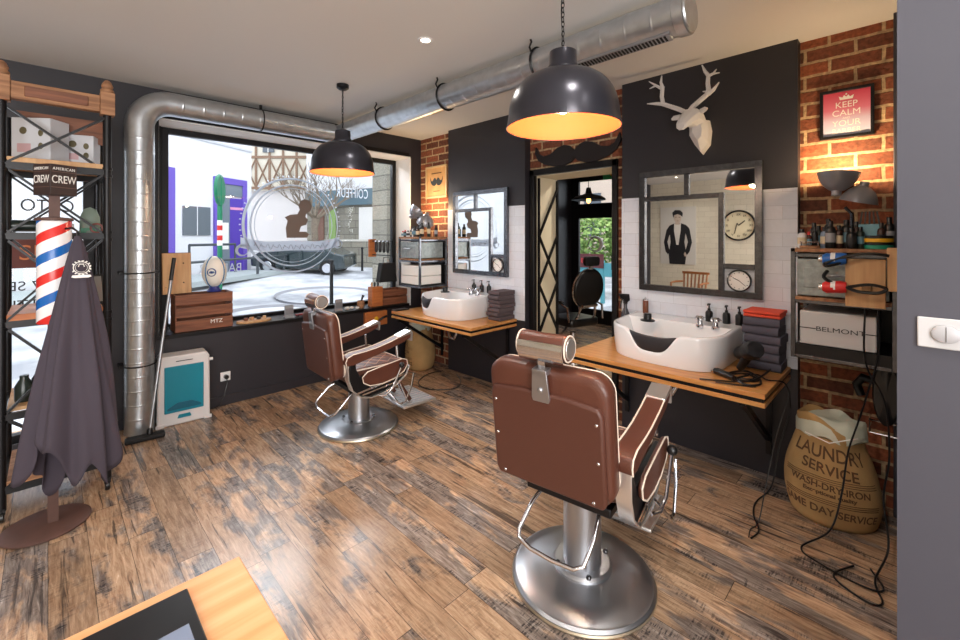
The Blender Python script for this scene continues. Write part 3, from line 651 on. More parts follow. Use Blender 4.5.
    # footrest
    for s in (1, -1): B().bar((.22, s*.13, .47), (.42, s*.13, .16), .03, .045, (0, 1, 0)).build('footrest_leg', LEATHERD, t, bev=.004)
    b = B()
    for s in (1, -1): b.tube([(.26, s*.155, .44), (.38, s*.155, .17), (.40, s*.155, .14), (.44, s*.155, .13)], .009, 8)
    b.build('footrest_rail', CHROME, t)
    b = B(); b.box(.30, .64, -.23, .23, .128, .146); b.build('footplate', SATIN, t, bev=.005)
    b = B()
    for k in range(9): b.box(.33, .62, -.19+k*.045, -.175+k*.045, .146, .150)
    b.build('tread', mat('tread_grey', (196, 200, 206), .4, .6), t)
    # raising lever on the right
    b = B(); b.tube([(.02, -.31, .40), (.06, -.335, .40), (.12, -.345, .44), (.20, -.35, .60)], .0085, 8); lv = b.build('lever', CHROME, t)
    B().ball((.205, -.35, .615), .024).build('knob', BLKP, lv)
    b = B(); b.tube([(.10, -.30, .42), (.16, -.345, .33), (.19, -.35, .30), (.24, -.35, .31), (.30, -.345, .42), (.33, -.335, .52)], .008, 8); b.build('side_bar', CHROME, t)
    return t
chair(1.778, 1.098, 8, 'brown leather barber chair with chrome base nearest the camera, facing the near basin')
c1 = chair(1.86, 3.31, -3, 'brown leather barber chair with chrome base before the window, facing the far basin')
for o in kids(c1):
    if o.name.split('.')[0] in ('base_plate', 'base_rim'): continue
    if o.name.startswith('hydraulic'): o.scale.z = .86; continue
    if o.name.startswith('foot') or o.name.startswith('tread'): o.location.z -= .01; continue
    o.location.z -= .07
# ---------------------------------------------------------------- pump bottles, towels, tools on the worktops
def pump(x, y, z, label, group, s=1.0, rz=0):
    t = thing('pump_bottle', label, 'bottle', (x, y, z), rz, group)
    B().lathe([(.024*s, 0), (.026*s, .004), (.026*s, .075*s), (.022*s, .088*s), (.010*s, .094*s)], n=20).build('bottle_body', BLKP, t)
    b = B(); b.lathe([(.011*s, .094*s), (.011*s, .108*s), (.005*s, .11*s), (.005*s, .135*s), (.011*s, .137*s), (.011*s, .146*s)], n=14); b.tube([(0, 0, .142*s), (-.03*s, 0, .142*s), (-.036*s, 0, .134*s)], .004*s, 8)
    b.build('pump_head', BLKP, t); return t
for k, (y, lb) in enumerate(((1.035, 'leftmost of the three black pump bottles behind the near basin'), (.922, 'middle one of the three black pump bottles behind the near basin'), (.842, 'rightmost of the three black pump bottles behind the near basin, beside the towels'))):
    pump(3.372, y, .975, lb, 'black pump bottles behind the near basin', .95)
for k, (y, lb) in enumerate(((3.467, 'leftmost of the three black pump bottles behind the far basin'), (3.345, 'middle one of the three black pump bottles behind the far basin'), (3.235, 'rightmost of the three black pump bottles behind the far basin, beside the towels'))):
    pump(3.372, y, .975, lb, 'black pump bottles behind the far basin', .95)
def towel(x, y, z, wx, wy, th, m, label, group, rz=0):
    b = B(); n = 14; prof = []
    # folded section: rounded at the front edge, two visible layers
    def layer(z0, z1, f):
        o = []
        for k in range(7):
            a = -PI/2-PI*k/6; o.append((-wx/2+.012+f*math.cos(a)*.012, (z0+z1)/2-math.sin(-a)*0+(z1-z0)/2*math.sin(a)))
        return o
    hz = th/2
    for q in range(1):
        z0, z1 = .0008, th-.0008; o = layer(z0, z1, 1); pts = o+[(wx/2, z1), (wx/2, z0)]
        b.prism([(px, pz) for px, pz in pts], 'xz', -wy/2+.004*q, wy/2-.003*q)
    o = b.build('folded_towel', m, None, bev=.003, loc=(x, y, z), rot=(0, 0, R(rz))); return tag(o, label, 'towel', group)
ords = ['bottom', 'second from the bottom', 'third from the bottom', 'fourth from the bottom', 'fifth from the bottom', 'sixth from the bottom', 'seventh from the bottom']
for k in range(6):
    towel(3.285+random.uniform(-.010, .010), .675+random.uniform(-.008, .008), .752+k*.055, .20, .2, .0545, TOWEL, 'slate folded towel, %s in the stack beside the near basin' % (ords[k] if k < 5 else 'topmost slate one'), 'slate towels beside the near basin', random.uniform(-2, 2))
towel(3.285, .675, .752+7*.047, .20, .2, .022, TOWELR, 'coral folded towel lying just on the slate stack', 'coral towels', 1)
towel(3.28, .672, .7745+7*.047, .20, .2, .02, TOWELR, 'topmost coral folded towel on the towel stack', 'coral towels', -2)
for k in range(7):
    towel(3.27+random.uniform(-.012, .012), 2.965+random.uniform(-.010, .010), .752+k*.042, .24, .155, .0415, TOWELB, 'dark folded towel, %s in the stack beside the far basin' % (ords[k] if k < 6 else 'topmost one'), 'dark towels beside the far basin', random.uniform(-3, 3))
# hair dryer, clipper, combs and cords at the near end of the worktop
t = thing('hair_dryer', 'black hair dryer lying on the near worktop against the slate towels', 'hair dryer', (3.0, .70, .752), 35); t.scale = (1.3, 1.3, 1.3)
B().lathe([(.030, -.10), (.032, -.09), (.028, -.04), (.040, 0), (.043, .05), (.036, .075), (.0, .08)], (0, 0, .115), 24, (0, R(-70), 0)).build('barrel', BLKP, t)
b = B(); b.tube([(0, 0, .10), (.03, .01, .05), (.055, .015, .02)], [.022, .019, .017], 12); b.build('handle', BLKP, t)
B().lathe([(.034, .075), (.034, .083), (.0, .084)], (0, 0, .115), 20, (0, R(-70), 0)).build('rear_grille', GUN, t)
def cord(pts, label, r=.0045, n=8, name='power_cord'):
    # smooth the path
    P_ = [Vector(p) for p in pts]; out = []
    for i in range(len(P_)-1):
        a, b_, c_, d_ = P_[max(0, i-1)], P_[i], P_[i+1], P_[min(len(P_)-1, i+2)]
        for k in range(n):
            u = k/n; out.append(.5*((2*b_)+(-a+c_)*u+(2*a-5*b_+4*c_-d_)*u*u+(-a+3*b_-3*c_+d_)*u**3))
    out.append(P_[-1])
    return tag(B().tube(out, r, 6).build(name, BLKP), label, 'cord')
cord([(3.06, .60, .80), (2.98, .62, .78), (2.88, .66, .76), (2.84, .74, .757), (2.9, .80, .757), (3.0, .78, .76), (3.05, .72, .765), (2.96, .64, .765), (2.86, .61, .758), (2.80, .66, .757), (2.85, .73, .762), (2.95, .69, .77)], 'second black cord tangled over the dryer cord on the near worktop', .006)
cord([(2.99, .69, .775), (2.93, .66, .76), (2.90, .74, .758), (2.96, .78, .758), (3.0, .70, .76), (2.92, .63, .76), (2.86, .70, .758), (2.93, .76, .765), (3.02, .66, .765), (2.97, .60, .76), (3.03, .52, .74), (3.06, .5, .6)], 'black coiled hair dryer cord lying in loops on the near worktop')
t = thing('hair_clipper', 'black hair clipper lying among the cords on the near worktop', 'clipper', (2.87, .80, .753), 60)
b = B(); b.tube([(-.075, 0, .018), (-.03, 0, .02), (.04, 0, .02), (.065, 0, .018)], [.014, .019, .021, .018], 12); b.build('body', BLKP, t)
B().box(.062, .082, -.018, .018, .008, .022).build('blade', CHROME, t, bev=.001)
for k, (x, y, a) in enumerate(((2.775, .80, -62), (2.765, .71, -70))):
    t = thing('cutting_comb', 'black comb lying nearest the front edge of the near worktop' if k else 'black comb lying a little further from the front edge beside the basin', 'comb', (x, y, .7515), a, 'black combs on the near worktop')
    B().box(-.1, .1, .004, .014, 0, .004).build('spine', BLKP, t, bev=.001)
    b = B(); b.box(-.1, -.097, -.01, .004, 0, .003)
    for q in range(40): b.box(-.095+q*.0045, -.0935+q*.0045, -.01, .0045, .0005, .003)
    b.build('teeth', BLKP, t, smooth=0)
# spray bottle and jar at the left of the near basin
t = thing('spray_bottle', 'black trigger spray bottle standing on the left corner of the near worktop', 'spray bottle', (3.355, 1.665, .752)); t.scale = (1, 1, 1.3)
B().lathe([(.036, 0), (.038, .006), (.038, .12), (.034, .16), (.014, .20), (.014, .225)], n=24).build('bottle_body', mat('smoky_plastic', (60, 60, 66), .25), t)
b = B(); b.prism([(-.06, .29), (.03, .285), (.035, .245), (.014, .235), (.014, .225), (-.014, .225), (-.014, .25), (-.045, .262)], 'xz', -.012, .012); b.bar((-.03, 0, .255), (-.05, 0, .20), .012, .006); b.build('trigger_head', BLKP, t, bev=.002); t.rotation_euler = (0, 0, R(-30))
t = thing('cosmetic_jar', 'small brown lidded glass jar standing on the left rear rim of the near basin', 'jar', (3.365, 1.50, .987)); t.scale = (.6, .6, .5)
B().lathe([(.034, 0), (.036, .005), (.036, .19), (.032, .20)], n=20).build('jar_body', mat('amber_glass', (110, 62, 42), .15), t)
b = B(); b.lathe([(.034, .20), (.036, .203), (.036, .225), (.0, .228)], n=20); b.tube([(0, 0, .226), (0, 0, .25)], .006, 8); b.build('lid', CHROME, t)
tag(B().box(-.09, .09, -.05, .05, 0, .012).build('phone_tray', BLKP, None, bev=.004, loc=(2.86, 4.15, .751)), 'flat black tray lying on the left end of the far worktop', 'tray')
# ---------------------------------------------------------------- steel cabinets beside the piers
def bottle(x, y, z, r, h, m, capm, label, group, capr=.5, cat='bottle', name='product_bottle'):
    t = thing(name, label, cat, (x, y, z), 0, group)
    B().lathe([(r*.92, 0), (r, .004), (r, h*.68), (r*.85, h*.76), (r*capr*.8, h*.82)], n=16).build('bottle_body', m, t)
    B().lathe([(r+.0006, h*.22), (r+.0006, h*.56)], n=16, cap=False).build('label', [mat('label_grey', (150, 150, 156), .5), mat('label_cream', (206, 190, 160), .5), mat('label_black', (34, 34, 38), .5), mat('label_teal', (90, 130, 150), .5)][int(y*997) % 4], t)
    B().lathe([(r*capr, h*.80), (r*capr, h*.985), (r*capr*.9, h)], n=14).build('cap', capm, t); return t
def spotlamp(loc, label, c1, c2, rz):
    t = thing('twin_bowl_lamp', label, 'lamp', loc, rz)
    b = B(); b.lathe([(.06, 0), (.06, .012), (.012, .02), (.01, .14)], n=24); b.build('stem', GUN, t)
    def bowl(c, rot, s, nm):
        pr = [(.028*s, -.075*s), (.03*s, -.04*s), (.05*s, -.03*s), (.085*s, .0), (.112*s, .045*s), (.125*s, .09*s), (.12*s, .09*s), (.08*s, .01), (.02*s, -.01*s)]
        return B().lathe(pr, c, 36, rot, cap=True).build(nm, mat('grey_enamel', (146, 146, 152), .28, .3), t)
    bowl(*c1, 'lamp_shade'); bowl(*c2, 'lamp_shade')
    b = B(); b.tube([(0, 0, .13), (0, .0, .20), (0, .03, .24)], .009, 8); b.build('swivel_arm', GUN, t)
    q = Vector(c1[0]); ax = Euler(c1[1]).to_matrix() @ Vector((0, 0, 1)); q1 = q+ax*.03; q2 = q+ax*.105; B().ball(q1, .024).build('bulb', mat('small_lit_bulb', (255, 220, 160), .5, emit=(255, 200, 130), es=6), t); light('lamp_glow', 'POINT', q2, 11, (1, .70, .38), parent=t, shadow_soft_size=.03)
    return t
BM = [BLKP, mat('brown_bottle', (58, 36, 30), .2), mat('blue_grey_label', (120, 136, 160), .4), mat('white_label', (214, 214, 218), .4), mat('dark_green_bottle', (28, 40, 36), .3)]
def cabinet(x0, x1, y0, y1, z0, z1, label, flip):
    t = thing('steel_cabinet', label, 'cabinet', ((x0+x1)/2, (y0+y1)/2, z0)); hx, hy, hz = (x1-x0)/2, (y1-y0)/2, z1-z0
    b = B()
    for sx in (-1, 1):
        for sy in (-1, 1): b.box(sx*hx-(.022 if sx > 0 else 0), sx*hx+(0 if sx > 0 else .022), sy*hy-(.022 if sy > 0 else 0), sy*hy+(0 if sy > 0 else .022), 0, hz)
    for z in (0, hz*.5, hz-.05):
        for sy in (-1, 1): b.box(-hx+.022, hx-.022, sy*hy-(.022 if sy > 0 else 0), sy*hy+(0 if sy > 0 else .022), z, z+.02)
        b.box(-hx, -hx+.02, -hy+.022, hy-.022, z, z+.02); b.box(hx-.02, hx, -hy+.022, hy-.022, z, z+.02)
    b.build('frame', GUN, t, bev=.002)
    B().box(-hx, hx, -hy, hy, hz-.022, hz).build('top_board', WOODB, t, bev=.003)
    B().box(-hx-.004, hx-.022, -hy+.022, hy-.022, hz*.5+.02, hz*.5+.038).build('middle_board', WOODB, t, bev=.002)
    B().box(hx-.026, hx-.021, -hy+.022, hy-.022, .02, hz-.05).build('back_panel', BLK, t); B().box(-hx+.004, hx-.03, -hy+.022, hy-.022, .02, .035 if flip else .08).build('bottom_board', BLK, t)
    dr = B().box(-hx+.004, hx-.04, -hy+.03, hy-.03, hz*.5+.045, hz-.06).build('drawer', mat('zinc_drawer', (156, 164, 164), .45, .4, var=.3, scale=30), t, bev=.006)
    b = B(); zz = hz*.75-.01; b.box(-hx-.0, -hx+.006, -hy+.06, hy-.06, zz-.055, zz+.06); b.build('front_plate', MATS['zinc_drawer'], dr, bev=.004)
    b = B(); b.tube([(-hx, -.07, zz+.03), (-hx-.03, -.065, zz+.02), (-hx-.03, .065, zz+.02), (-hx, .07, zz+.03)], .006, 8); b.build('handle', STEEL, dr)
    return t, hx, hy, hz
SILV = mat('silver_carton', (190, 190, 192), .4)
t, hx, hy, hz = cabinet(3.06, 3.48, .05, .50, .90, 1.53, 'steel framed cabinet with a zinc drawer on the bare brick right of the near basin', 0)
tag(B().box(3.075, 3.44, .13, .46, .982, 1.172).build('equipment_box', SILV, None, bev=.006), 'silver box with a dark stripe and black lettering inside the near cabinet', 'box')
bx = [o for o in C.objects if o.name.startswith('equipment_box')][0]
B().box(3.0735, 3.0748, .13, .46, 1.073, 1.078).build('stripe', INKB, bx)
tp = B().box(3.073, 3.0746, .175, .385, 1.055, 1.095).build('logo_field', SILV, bx); text('BELMONT', .036, INKB, (3.072, .28, 1.076), FX, bx, sx=1.3)
t, hx, hy, hz = cabinet(2.99, 3.40, 3.96, 4.38, 1.0, 1.59, 'steel framed cabinet with a zinc drawer in the corner beside the shop window', 1)
tag(B().box(3.01, 3.34, 4.0, 4.34, 1.035, 1.13).build('storage_carton', PAPER, None, bev=.005), 'white carton lying at the bottom of the corner cabinet', 'box', 'white cartons in the corner cabinet')
tag(B().box(3.01, 3.34, 4.0, 4.34, 1.135, 1.255).build('storage_carton', PAPER, None, bev=.005), 'white carton lying on another one in the corner cabinet', 'box', 'white cartons in the corner cabinet')
# near cabinet top: bottles, ring holder, tins, twin lamp
spotlamp((3.33, .25, 1.53), 'pair of grey metal bowl lamps back to back above the bottles on the near cabinet', ((-.01, .065, .37), (R(4), R(5), 0), .82), ((.0, -.045, .33), (R(-165), R(-4), 0), .72), 0)
near = [(3.12, .455, .022, .11, 3, 0), (3.13, .425, .014, .095, 1, 9), (3.15, .40, .016, .12, 0, 0), (3.18, .385, .02, .13, 4, 0), (3.14, .355, .018, .12, 2, 0), (3.12, .325, .024, .155, 0, 0), (3.14, .29, .018, .13, 1, 0), (3.17, .26, .026, .16, 0, 0), (3.12, .235, .022, .115, 0, 0), (3.15, .20, .02, .12, 4, 0), (3.22, .345, .022, .17, 0, 0), (3.2, .22, .02, .15, 1, 0), (3.25, .415, .02, .15, 0, 0), (3.16, .085, .022, .17, 0, 0), (3.14, .115, .018, .14, 1, 0)]
pos = ['squat white-labelled bottle at the far left end', 'slim red-capped bottle near the left end', 'slim black bottle third from the left', 'dark green bottle fourth from the left', 'bottle with a blue-grey body left of the big dark one', 'big black bottle in the front row under the lamp', 'brown bottle just right of the big black one', 'tallest stout black bottle under the lamp stem', 'short black bottle right of the lamp stem', 'dark green bottle beside the yellow tin', 'tall black bottle in the back row left of the lamp', 'brown bottle in the back row right of the lamp', 'black bottle in the back row at the left', 'tall black bottle at the right end behind the tins', 'brown bottle behind the yellow tin']
for (x, y, r, h, mi, cp), lb in zip(near, pos):
    bottle(x, y, 1.53, r, h, BM[mi], RED if cp else BLKP, lb+' on the near cabinet', 'bottles on the near cabinet')
t = thing('ring_tray', 'round wooden tray with a chrome rail on the left of the near cabinet top', 'tray', (3.14, .43, 1.53)); t.location = (3.085, .415, 1.531)
B().lathe([(.045, 0), (.047, .004), (.047, .014), (0, .014)], n=28, sx=.55).build('tray_base', WOODB, t)
b = B(); b.ring((0, 0, .035), .044, .0025, 28, 6, 'xy', sx=.55)
for k in range(6): b.cyl((.0245*math.cos(k*PI/3), .044*math.sin(k*PI/3), .012), (.0245*math.cos(k*PI/3), .044*math.sin(k*PI/3), .035), .0018, 6)
b.build('rail', CHROME, t)
for k, (z, m_, lb) in enumerate(((0, mat('teal_tin', (40, 150, 120), .35), 'flat green tin at the bottom right on the near cabinet'), (.021, BLKP, 'flat black tin between the green and the yellow one'), (.036, YEL, 'flat yellow tin on the black one on the near cabinet'), (.057, BLKP, 'flat black tin topmost of the tins on the near cabinet'))):
    tag(B().lathe([(.055, 0), (.057, .002), (.057, .012), (.059, .013), (.059, .019 if k % 2 == 0 else .013), (.055, .0205 if k % 2 == 0 else .0145)], n=32).build('wax_tin', m_, None, loc=(3.125, .125, 1.531+z)), lb, 'tin', 'flat tins on the near cabinet')
t = thing('comb_stand', 'pale blue comb stand filled with dark combs on the near cabinet', 'comb stand', (3.19, .165, 1.53), 0)
B().box(-.02, .02, -.045, .045, 0, .135).build('stand_box', mat('pale_blue_plastic', (120, 170, 186), .4), t, bev=.004)
for k in range(5): B().ob((0, -.036+k*.018, .16), (.006, .008, .09), (R(-8+4*k), 0, 0)).build('comb', BLKP, t)
# wooden clipper holder with the red and the blue clipper
t = thing('clipper_holder', 'wooden board hanging on the front of the near cabinet to hold clippers', 'holder', (2.995, .165, 1.23))
B().box(-.012, .012, -.072, .085, 0, .25).build('board', PLY, t, bev=.003); B().box(.0, .06, -.13, -.075, .09, .31).build('side_block', PLY, t, bev=.003)
B().box(-.045, -.012, -.02, .02, .09, .125).build('wooden_knob', PLY, t, bev=.004)
def clipper(y, z, m, label):
    t = thing('hair_clipper', label, 'clipper', (2.965, y, z), 0, 'clippers on the holder'); t.scale = (1.25, 1.1, 1.25)
    b = B(); b.tube([(0, .07, .0), (0, .055, .0), (0, .0, .004), (0, -.02, .004)], [.018, .026, .026, .022], 16); b.build('body', m, t)
    B().lathe([(.0262, 0), (.0262, .018)], (0, .02, .003), 16, (R(-90), 0, 0), cap=False).build('white_band', WHITEP, t)
    b = B(); b.cyl((0, .07, 0), (0, .085, 0), .014, 12); b.build('blade', CHROME, t); return t
clipper(.265, 1.475, BLUE, 'blue clipper with a white band hanging above the red one'); clipper(.265, 1.325, RED, 'red clipper with a white band hanging below the blue one')
cord([(2.962, .32, 1.415), (2.95, .335, 1.38), (2.955, .30, 1.35), (2.96, .26, 1.325)], 'short thick black cord curling back from the red clipper', .009)
cord([(2.96, .245, 1.478), (2.94, .28, 1.452), (2.93, .325, 1.44), (2.94, .32, 1.46), (2.935, .22, 1.50), (2.94, .14, 1.51), (2.95, .08, 1.50)], 'thick black cord of the blue clipper arching across the holder', .008)
cord([(2.945, .245, 1.33), (2.93, .17, 1.352), (2.93, .12, 1.35), (2.935, .09, 1.335), (2.93, .12, 1.315), (2.93, .19, 1.315), (2.94, .235, 1.328)], 'black cord loop of the red clipper round the wooden knob', .008)
cord([(2.96, .12, 1.225), (2.99, .12, 1.0), (3.0, .16, .8), (3.02, .2, .62), (3.0, .24, .45), (2.93, .26, .25), (2.85, .30, .08), (2.72, .40, .01), (2.65, .30, .008), (2.62, .15, .008), (2.66, .09, .008), (2.78, .14, .008)], 'long black cord hanging before the laundry bag down to the floor')
cord([(2.965, .17, 1.225), (2.98, .17, .95), (3.03, .10, .75), (2.98, .08, .5), (2.93, .10, .3), (2.86, .08, .1), (2.7, .12, .01), (2.56, .09, .008), (2.52, .14, .008), (2.6, .26, .008), (2.75, .2, .008)], 'long black cord hanging right of the laundry bag and looping on the floor')
cord([(3.38, .56, .45), (3.3, .6, .25), (3.2, .62, .04), (3.0, .66, .008), (2.85, .64, .008), (2.72, .585, .008), (2.62, .60, .008)], 'black cord running over the floor from the near worktop bracket')
cord([(3.05, .5, .70), (2.95, .55, .45), (2.85, .58, .2), (2.78, .60, .02), (2.7, .62, .008), (2.62, .61, .008)], 'thin black cord dropping from the near worktop to the floor', .003)
cord([(3.3, 3.92, .008), (3.1, 3.95, .008), (2.85, 3.8, .008), (2.8, 3.55, .008), (3.0, 3.38, .008), (3.2, 3.5, .008), (3.32, 3.7, .008)], 'black cord lying in a loop on the floor under the far worktop')
# heater / dryer head fixed on the brick, partly behind the partition
t = thing('hood_dryer', 'black round dryer hood on a chrome bracket on the brick beside the partition', 'hood dryer', (3.30, .10, .735))
B().lathe([(0, -.03), (.09, -.02), (.17, .02), (.18, .05), (.16, .06), (0, .06)], n=40, rot=(0, R(-90), 0), sy=.32).build('hood', BLKP, t)
b = B(); b.tube([(.02, .05, .04), (.03, .10, .05), (.05, .13, .0), (.05, .11, -.06)], .022, 10); b.build('hinge_arm', BLKP, t)
b = B(); b.tube([(-.02, .07, -.17), (-.02, -.05, -.17), (-.02, -.05, -.24), (-.02, .07, -.24)], .005, 6, True); b.tube([(-.02, .07, -.17), (.245, .07, -.17)], .005, 6); b.tube([(-.02, .07, -.24), (.245, .07, -.24)], .005, 6); b.build('bracket', CHROME, t)
# ---------------------------------------------------------------- corner cabinet things
spotlamp((3.16, 4.20, 1.59), 'pair of small dark bowl lamps on the corner cabinet beside the shop window', ((-.03, .07, .27), (R(10), R(48), 0), .8), ((.05, -.08, .23), (R(-150), R(-10), 0), .85), 0)
far = [(3.03, 4.345, .02, .07, 3, 1), (3.03, 4.30, .02, .08, 1, 1), (3.04, 4.255, .022, .075, 3, 0), (3.05, 4.16, .02, .12, 3, 0), (3.04, 4.12, .02, .13, 0, 0), (3.10, 4.085, .022, .15, 0, 0), (3.03, 4.05, .022, .12, 1, 0), (3.06, 4.01, .024, .16, 0, 0), (3.16, 4.01, .02, .17, 4, 0), (3.26, 4.0, .02, .14, 0, 0), (3.13, 4.31, .018, .11, 4, 0)]
pos = ['small red-capped pale jar nearest the window', 'small brown red-capped jar second from the window', 'small pale jar left of the lamp', 'tall white-labelled bottle in front of the lamp', 'black bottle right of the white-labelled one', 'black bottle in the back row behind the lamp', 'brown bottle near the front corner', 'stout black bottle at the front corner', 'dark green bottle along the near edge', 'black bottle at the wall end of the near edge', 'dark green bottle behind the small jars']
for (x, y, r, h, mi, cp), lb in zip(far, pos): bottle(x, y, 1.59, r, h, BM[mi], RED if cp else BLKP, lb+' on the corner cabinet', 'bottles on the corner cabinet')
t = thing('clipper_rail', 'black metal rail with a pine end block holding clippers before the shop window', 'rail', (2.93, 4.5, 1.40))
b = B(); b.box(-.01, .01, -.14, .30, .17, .185); b.box(-.01, .01, -.14, .30, .0, .012); b.box(-.01, .01, -.14, -.125, 0, .185); b.build('rail_frame', BLK, t); B().box(-.05, .05, .30, .33, -.02, .20).build('end_block', WOODO, t, bev=.003)
t.location = (2.88, 4.48, 1.36)
for k in range(4):
    t = thing('hair_clipper', ['leftmost', 'second', 'third', 'rightmost'][k]+' black clipper hanging on the rail before the shop window', 'clipper', (2.865, 4.42+(3-k)*.085, 1.40), 0, 'clippers on the rail')
    b = B(); b.tube([(0, 0, 0), (0, 0, .03), (0, 0, .11), (0, 0, .13)], [.014, .02, .022, .014], 10); b.build('body', BLKP, t); B().box(-.012, .012, -.016, .016, .13, .145).build('blade', CHROME, t)
# pine crate with caddy on the window sill
t = thing('shopping_bag', 'black cloth bag hanging under the clipper rail above the pine crate', 'bag', (3.04, 4.72, 1.02))
b = B(); b.prism([(-.13, 0), (.13, 0), (.09, .24), (-.09, .24)], 'xz', -.05, .05); b.build('bag_body', BLKM, t, bev=.01); b = B(); b.tube([(-.05, 0, .24), (-.04, 0, .31), (.04, 0, .31), (.05, 0, .24)], .005, 6); b.build('handle', BLKM, t)
def crate(loc, lx, ly, h, m, nslat, label, rz=0, txt=None):
    t = thing('wooden_crate', label, 'crate', loc, rz)
    sh = h/nslat; g = .012
    for k in range(nslat):
        z0, z1 = k*sh+(g if k else 0), (k+1)*sh-g*0
        B().box(-lx/2, lx/2, -ly/2, -ly/2+.012, z0+.0, z1-.014).build('front_slat', m, t, bev=.002)
        B().box(-lx/2, lx/2, ly/2-.012, ly/2, z0, z1-.014).build('back_slat', m, t, bev=.002)
    B().box(-lx/2, -lx/2+.014, -ly/2+.012, ly/2-.012, 0, h-.014).build('end_panel', m, t, bev=.002); B().box(lx/2-.014, lx/2, -ly/2+.012, ly/2-.012, 0, h-.014).build('end_panel', m, t, bev=.002)
    B().box(-lx/2+.014, lx/2-.014, -ly/2+.012, ly/2-.012, 0, .01).build('bottom_board', m, t)
    if txt: text(txt, .05, PAPER, (lx*.2, -ly/2-.002, h*.19), FY, t)
    return t
crate((1.03, 4.74, .736), .46, .22, .345, WOODR, 3, 'walnut slatted crate standing on the left end of the window sill', 0, 'MTZ')
crate((3.12, 4.75, .736), .36, .22, .20, WOODR, 2, 'small dark slatted crate standing on the right end of the window sill')
t = thing('wooden_bottle_box', 'orange pine box with heart cut-out holding brushes on the window sill', 'box', (2.855, 4.68, .736))
b = B(); b.box(-.075, .075, -.05, .05, 0, .24); b.build('box_body', WOODO, t, bev=.004)
for k, dx in enumerate((-.05, -.01, .035)):
    b = B(); b.tube([(dx, 0, .24), (dx, 0, .275), (dx, 0, .30)], [.008, .014, .006], 8); b.build('brush', BLKP if k else PLY, t)
# things along the sill
t = thing('picture_frame', 'thin plywood panel seen from the back standing on the walnut crate', 'picture frame', (.845, 4.80, 1.067)); t.rotation_euler = (R(-6), 0, 0)
B().box(-.11, .11, -.008, .008, 0, .375).build('panel', PLY, t, bev=.002); b = B(); b.box(-.115, .115, .008, .02, -.0, .38); b.build('frame', INK, t)
b = B(); b.box(-.09, -.084, -.012, -.008, .06, .064); b.ball((.05, -.009, .1), .006, 8, 6); b.ball((.05, -.009, .28), .006, 8, 6); b.build('fixing', GUN, t)
t = thing('rugby_ball', 'white and blue rugby ball standing upright on a blue foot on the walnut crate', 'rugby ball', (1.13, 4.74, 1.068))
B().lathe([(.06, 0), (.062, .01), (.045, .03), (.04, .05), (.03, .055)], n=24).build('foot', mat('navy_plastic', (40, 50, 120), .35), t)
bb = B(); bb.ball((0, 0, .19), (.105, .105, .15), 32, 20); ball = bb.build('ball_body', mat('ball_white', (232, 228, 220), .4), t, smooth=60)
b = B()
for a in (0, 90, 180, 270): b.tube([(.106*math.sin(p)*math.cos(R(a+35)), .106*math.sin(p)*math.sin(R(a+35)), .19+.151*math.cos(p)) for p in [k*PI/20 for k in range(2, 19)]], .006, 6, flat=.5)
b.build('blue_seam', mat('ball_blue', (50, 110, 160), .4), ball)
b = B(); b.ring((.0, 0, 0), .035, .006, 24, 6, 'xz', flat=.5); b.ball((0, 0, 0), (.02, .003, .012)); b.build('emblem', MATS['navy_plastic'], ball, loc=(-.045, -.094, .19), rot=(0, 0, R(-28)))
text('LOV', .035, MATS['ball_blue'], (-.047, -.101, .19), (R(90), 0, R(-28)), ball)
t = thing('log_slice_tray', 'flat log slice tray with small blocks lying on the window sill', 'tray', (1.47, 4.69, .736))
B().lathe([(.16, 0), (.165, .008), (.16, .022), (.10, .024), (0, .024)], n=28, sy=.45).build('log_slice', PLY, t)
for k in range(4): B().ob((-.08+k*.06, -.01+.02*(k % 2), .036), (.035, .03, .024), (0, 0, .4*k)).build('small_block', [WOODR, PLY, INKB, PLY][k], t, bev=.002)
def holder(x, y, label):
    t = thing('card_holder', label, 'card holder', (x, y, .736), 0, None)
    b = B(); b.prism([(-.03, 0), (.04, 0), (.04, .012), (.004, .015), (-.0, .13), (-.012, .13), (-.010, .012), (-.03, .012)], 'yz', -.045, .045); b.build('stand', mat('grey_acrylic', (150, 152, 158), .3), t); B().ob((0, -.011, .085), (.08, .003, .10), (R(-4), 0, 0)).build('card', mat('grey_card', (120, 122, 130), .6), t); return t
holder(1.80, 4.66, 'small grey leaflet holder right of the log slice on the sill'); holder(2.37, 4.68, 'small grey leaflet holder behind the headrest of the far chair')
t = thing('snail_figurine', 'little dark toy car lying on the sill right of the first leaflet holder', 'toy car', (1.92, 4.66, .736)); t.name = 'toy_car'
B().box(-.05, .05, -.02, .02, .008, .03).build('car_body', mat('dark_red_toy', (120, 40, 44), .4), t, bev=.006)
for sx in (-1, 1): B().lathe([(.01, -.024), (.01, .024)], (sx*.03, 0, .011), 12, (R(90), 0, 0)).build('wheel_pair', BLKP, t)
t = thing('nutcracker_figurine', 'small brown standing figurine on the sill left of the far chair headrest', 'figurine', (2.04, 4.68, .736))
B().lathe([(.024, 0), (.026, .01), (.015, .02), (.022, .05), (.026, .08), (.012, .10)], n=16).build('figure_body', WOODR, t); B().ball((0, 0, .125), (.02, .02, .024)).build('head', PLY, t); B().lathe([(.026, .14), (.02, .15), (.018, .17), (0, .172)], n=16).build('hat', INKB, t)
for k, (x, dy, s_) in enumerate(((2.48, 0, 1), (2.55, .02, .8), (2.60, -.02, .7))):
    tag(B().ball((0, 0, .018*s_), (.035*s_, .028*s_, .018*s_)).build('soap_stone', PAPER, None, loc=(x, 4.68+dy, .736)), ['largest', 'middle', 'smallest'][k]+' of the pale round soaps lying on the window sill', 'soap', 'pale soaps on the sill')
t = thing('shaving_pot', 'small wooden barrel pot with a black brush on the window sill', 'pot', (2.655, 4.68, .736))
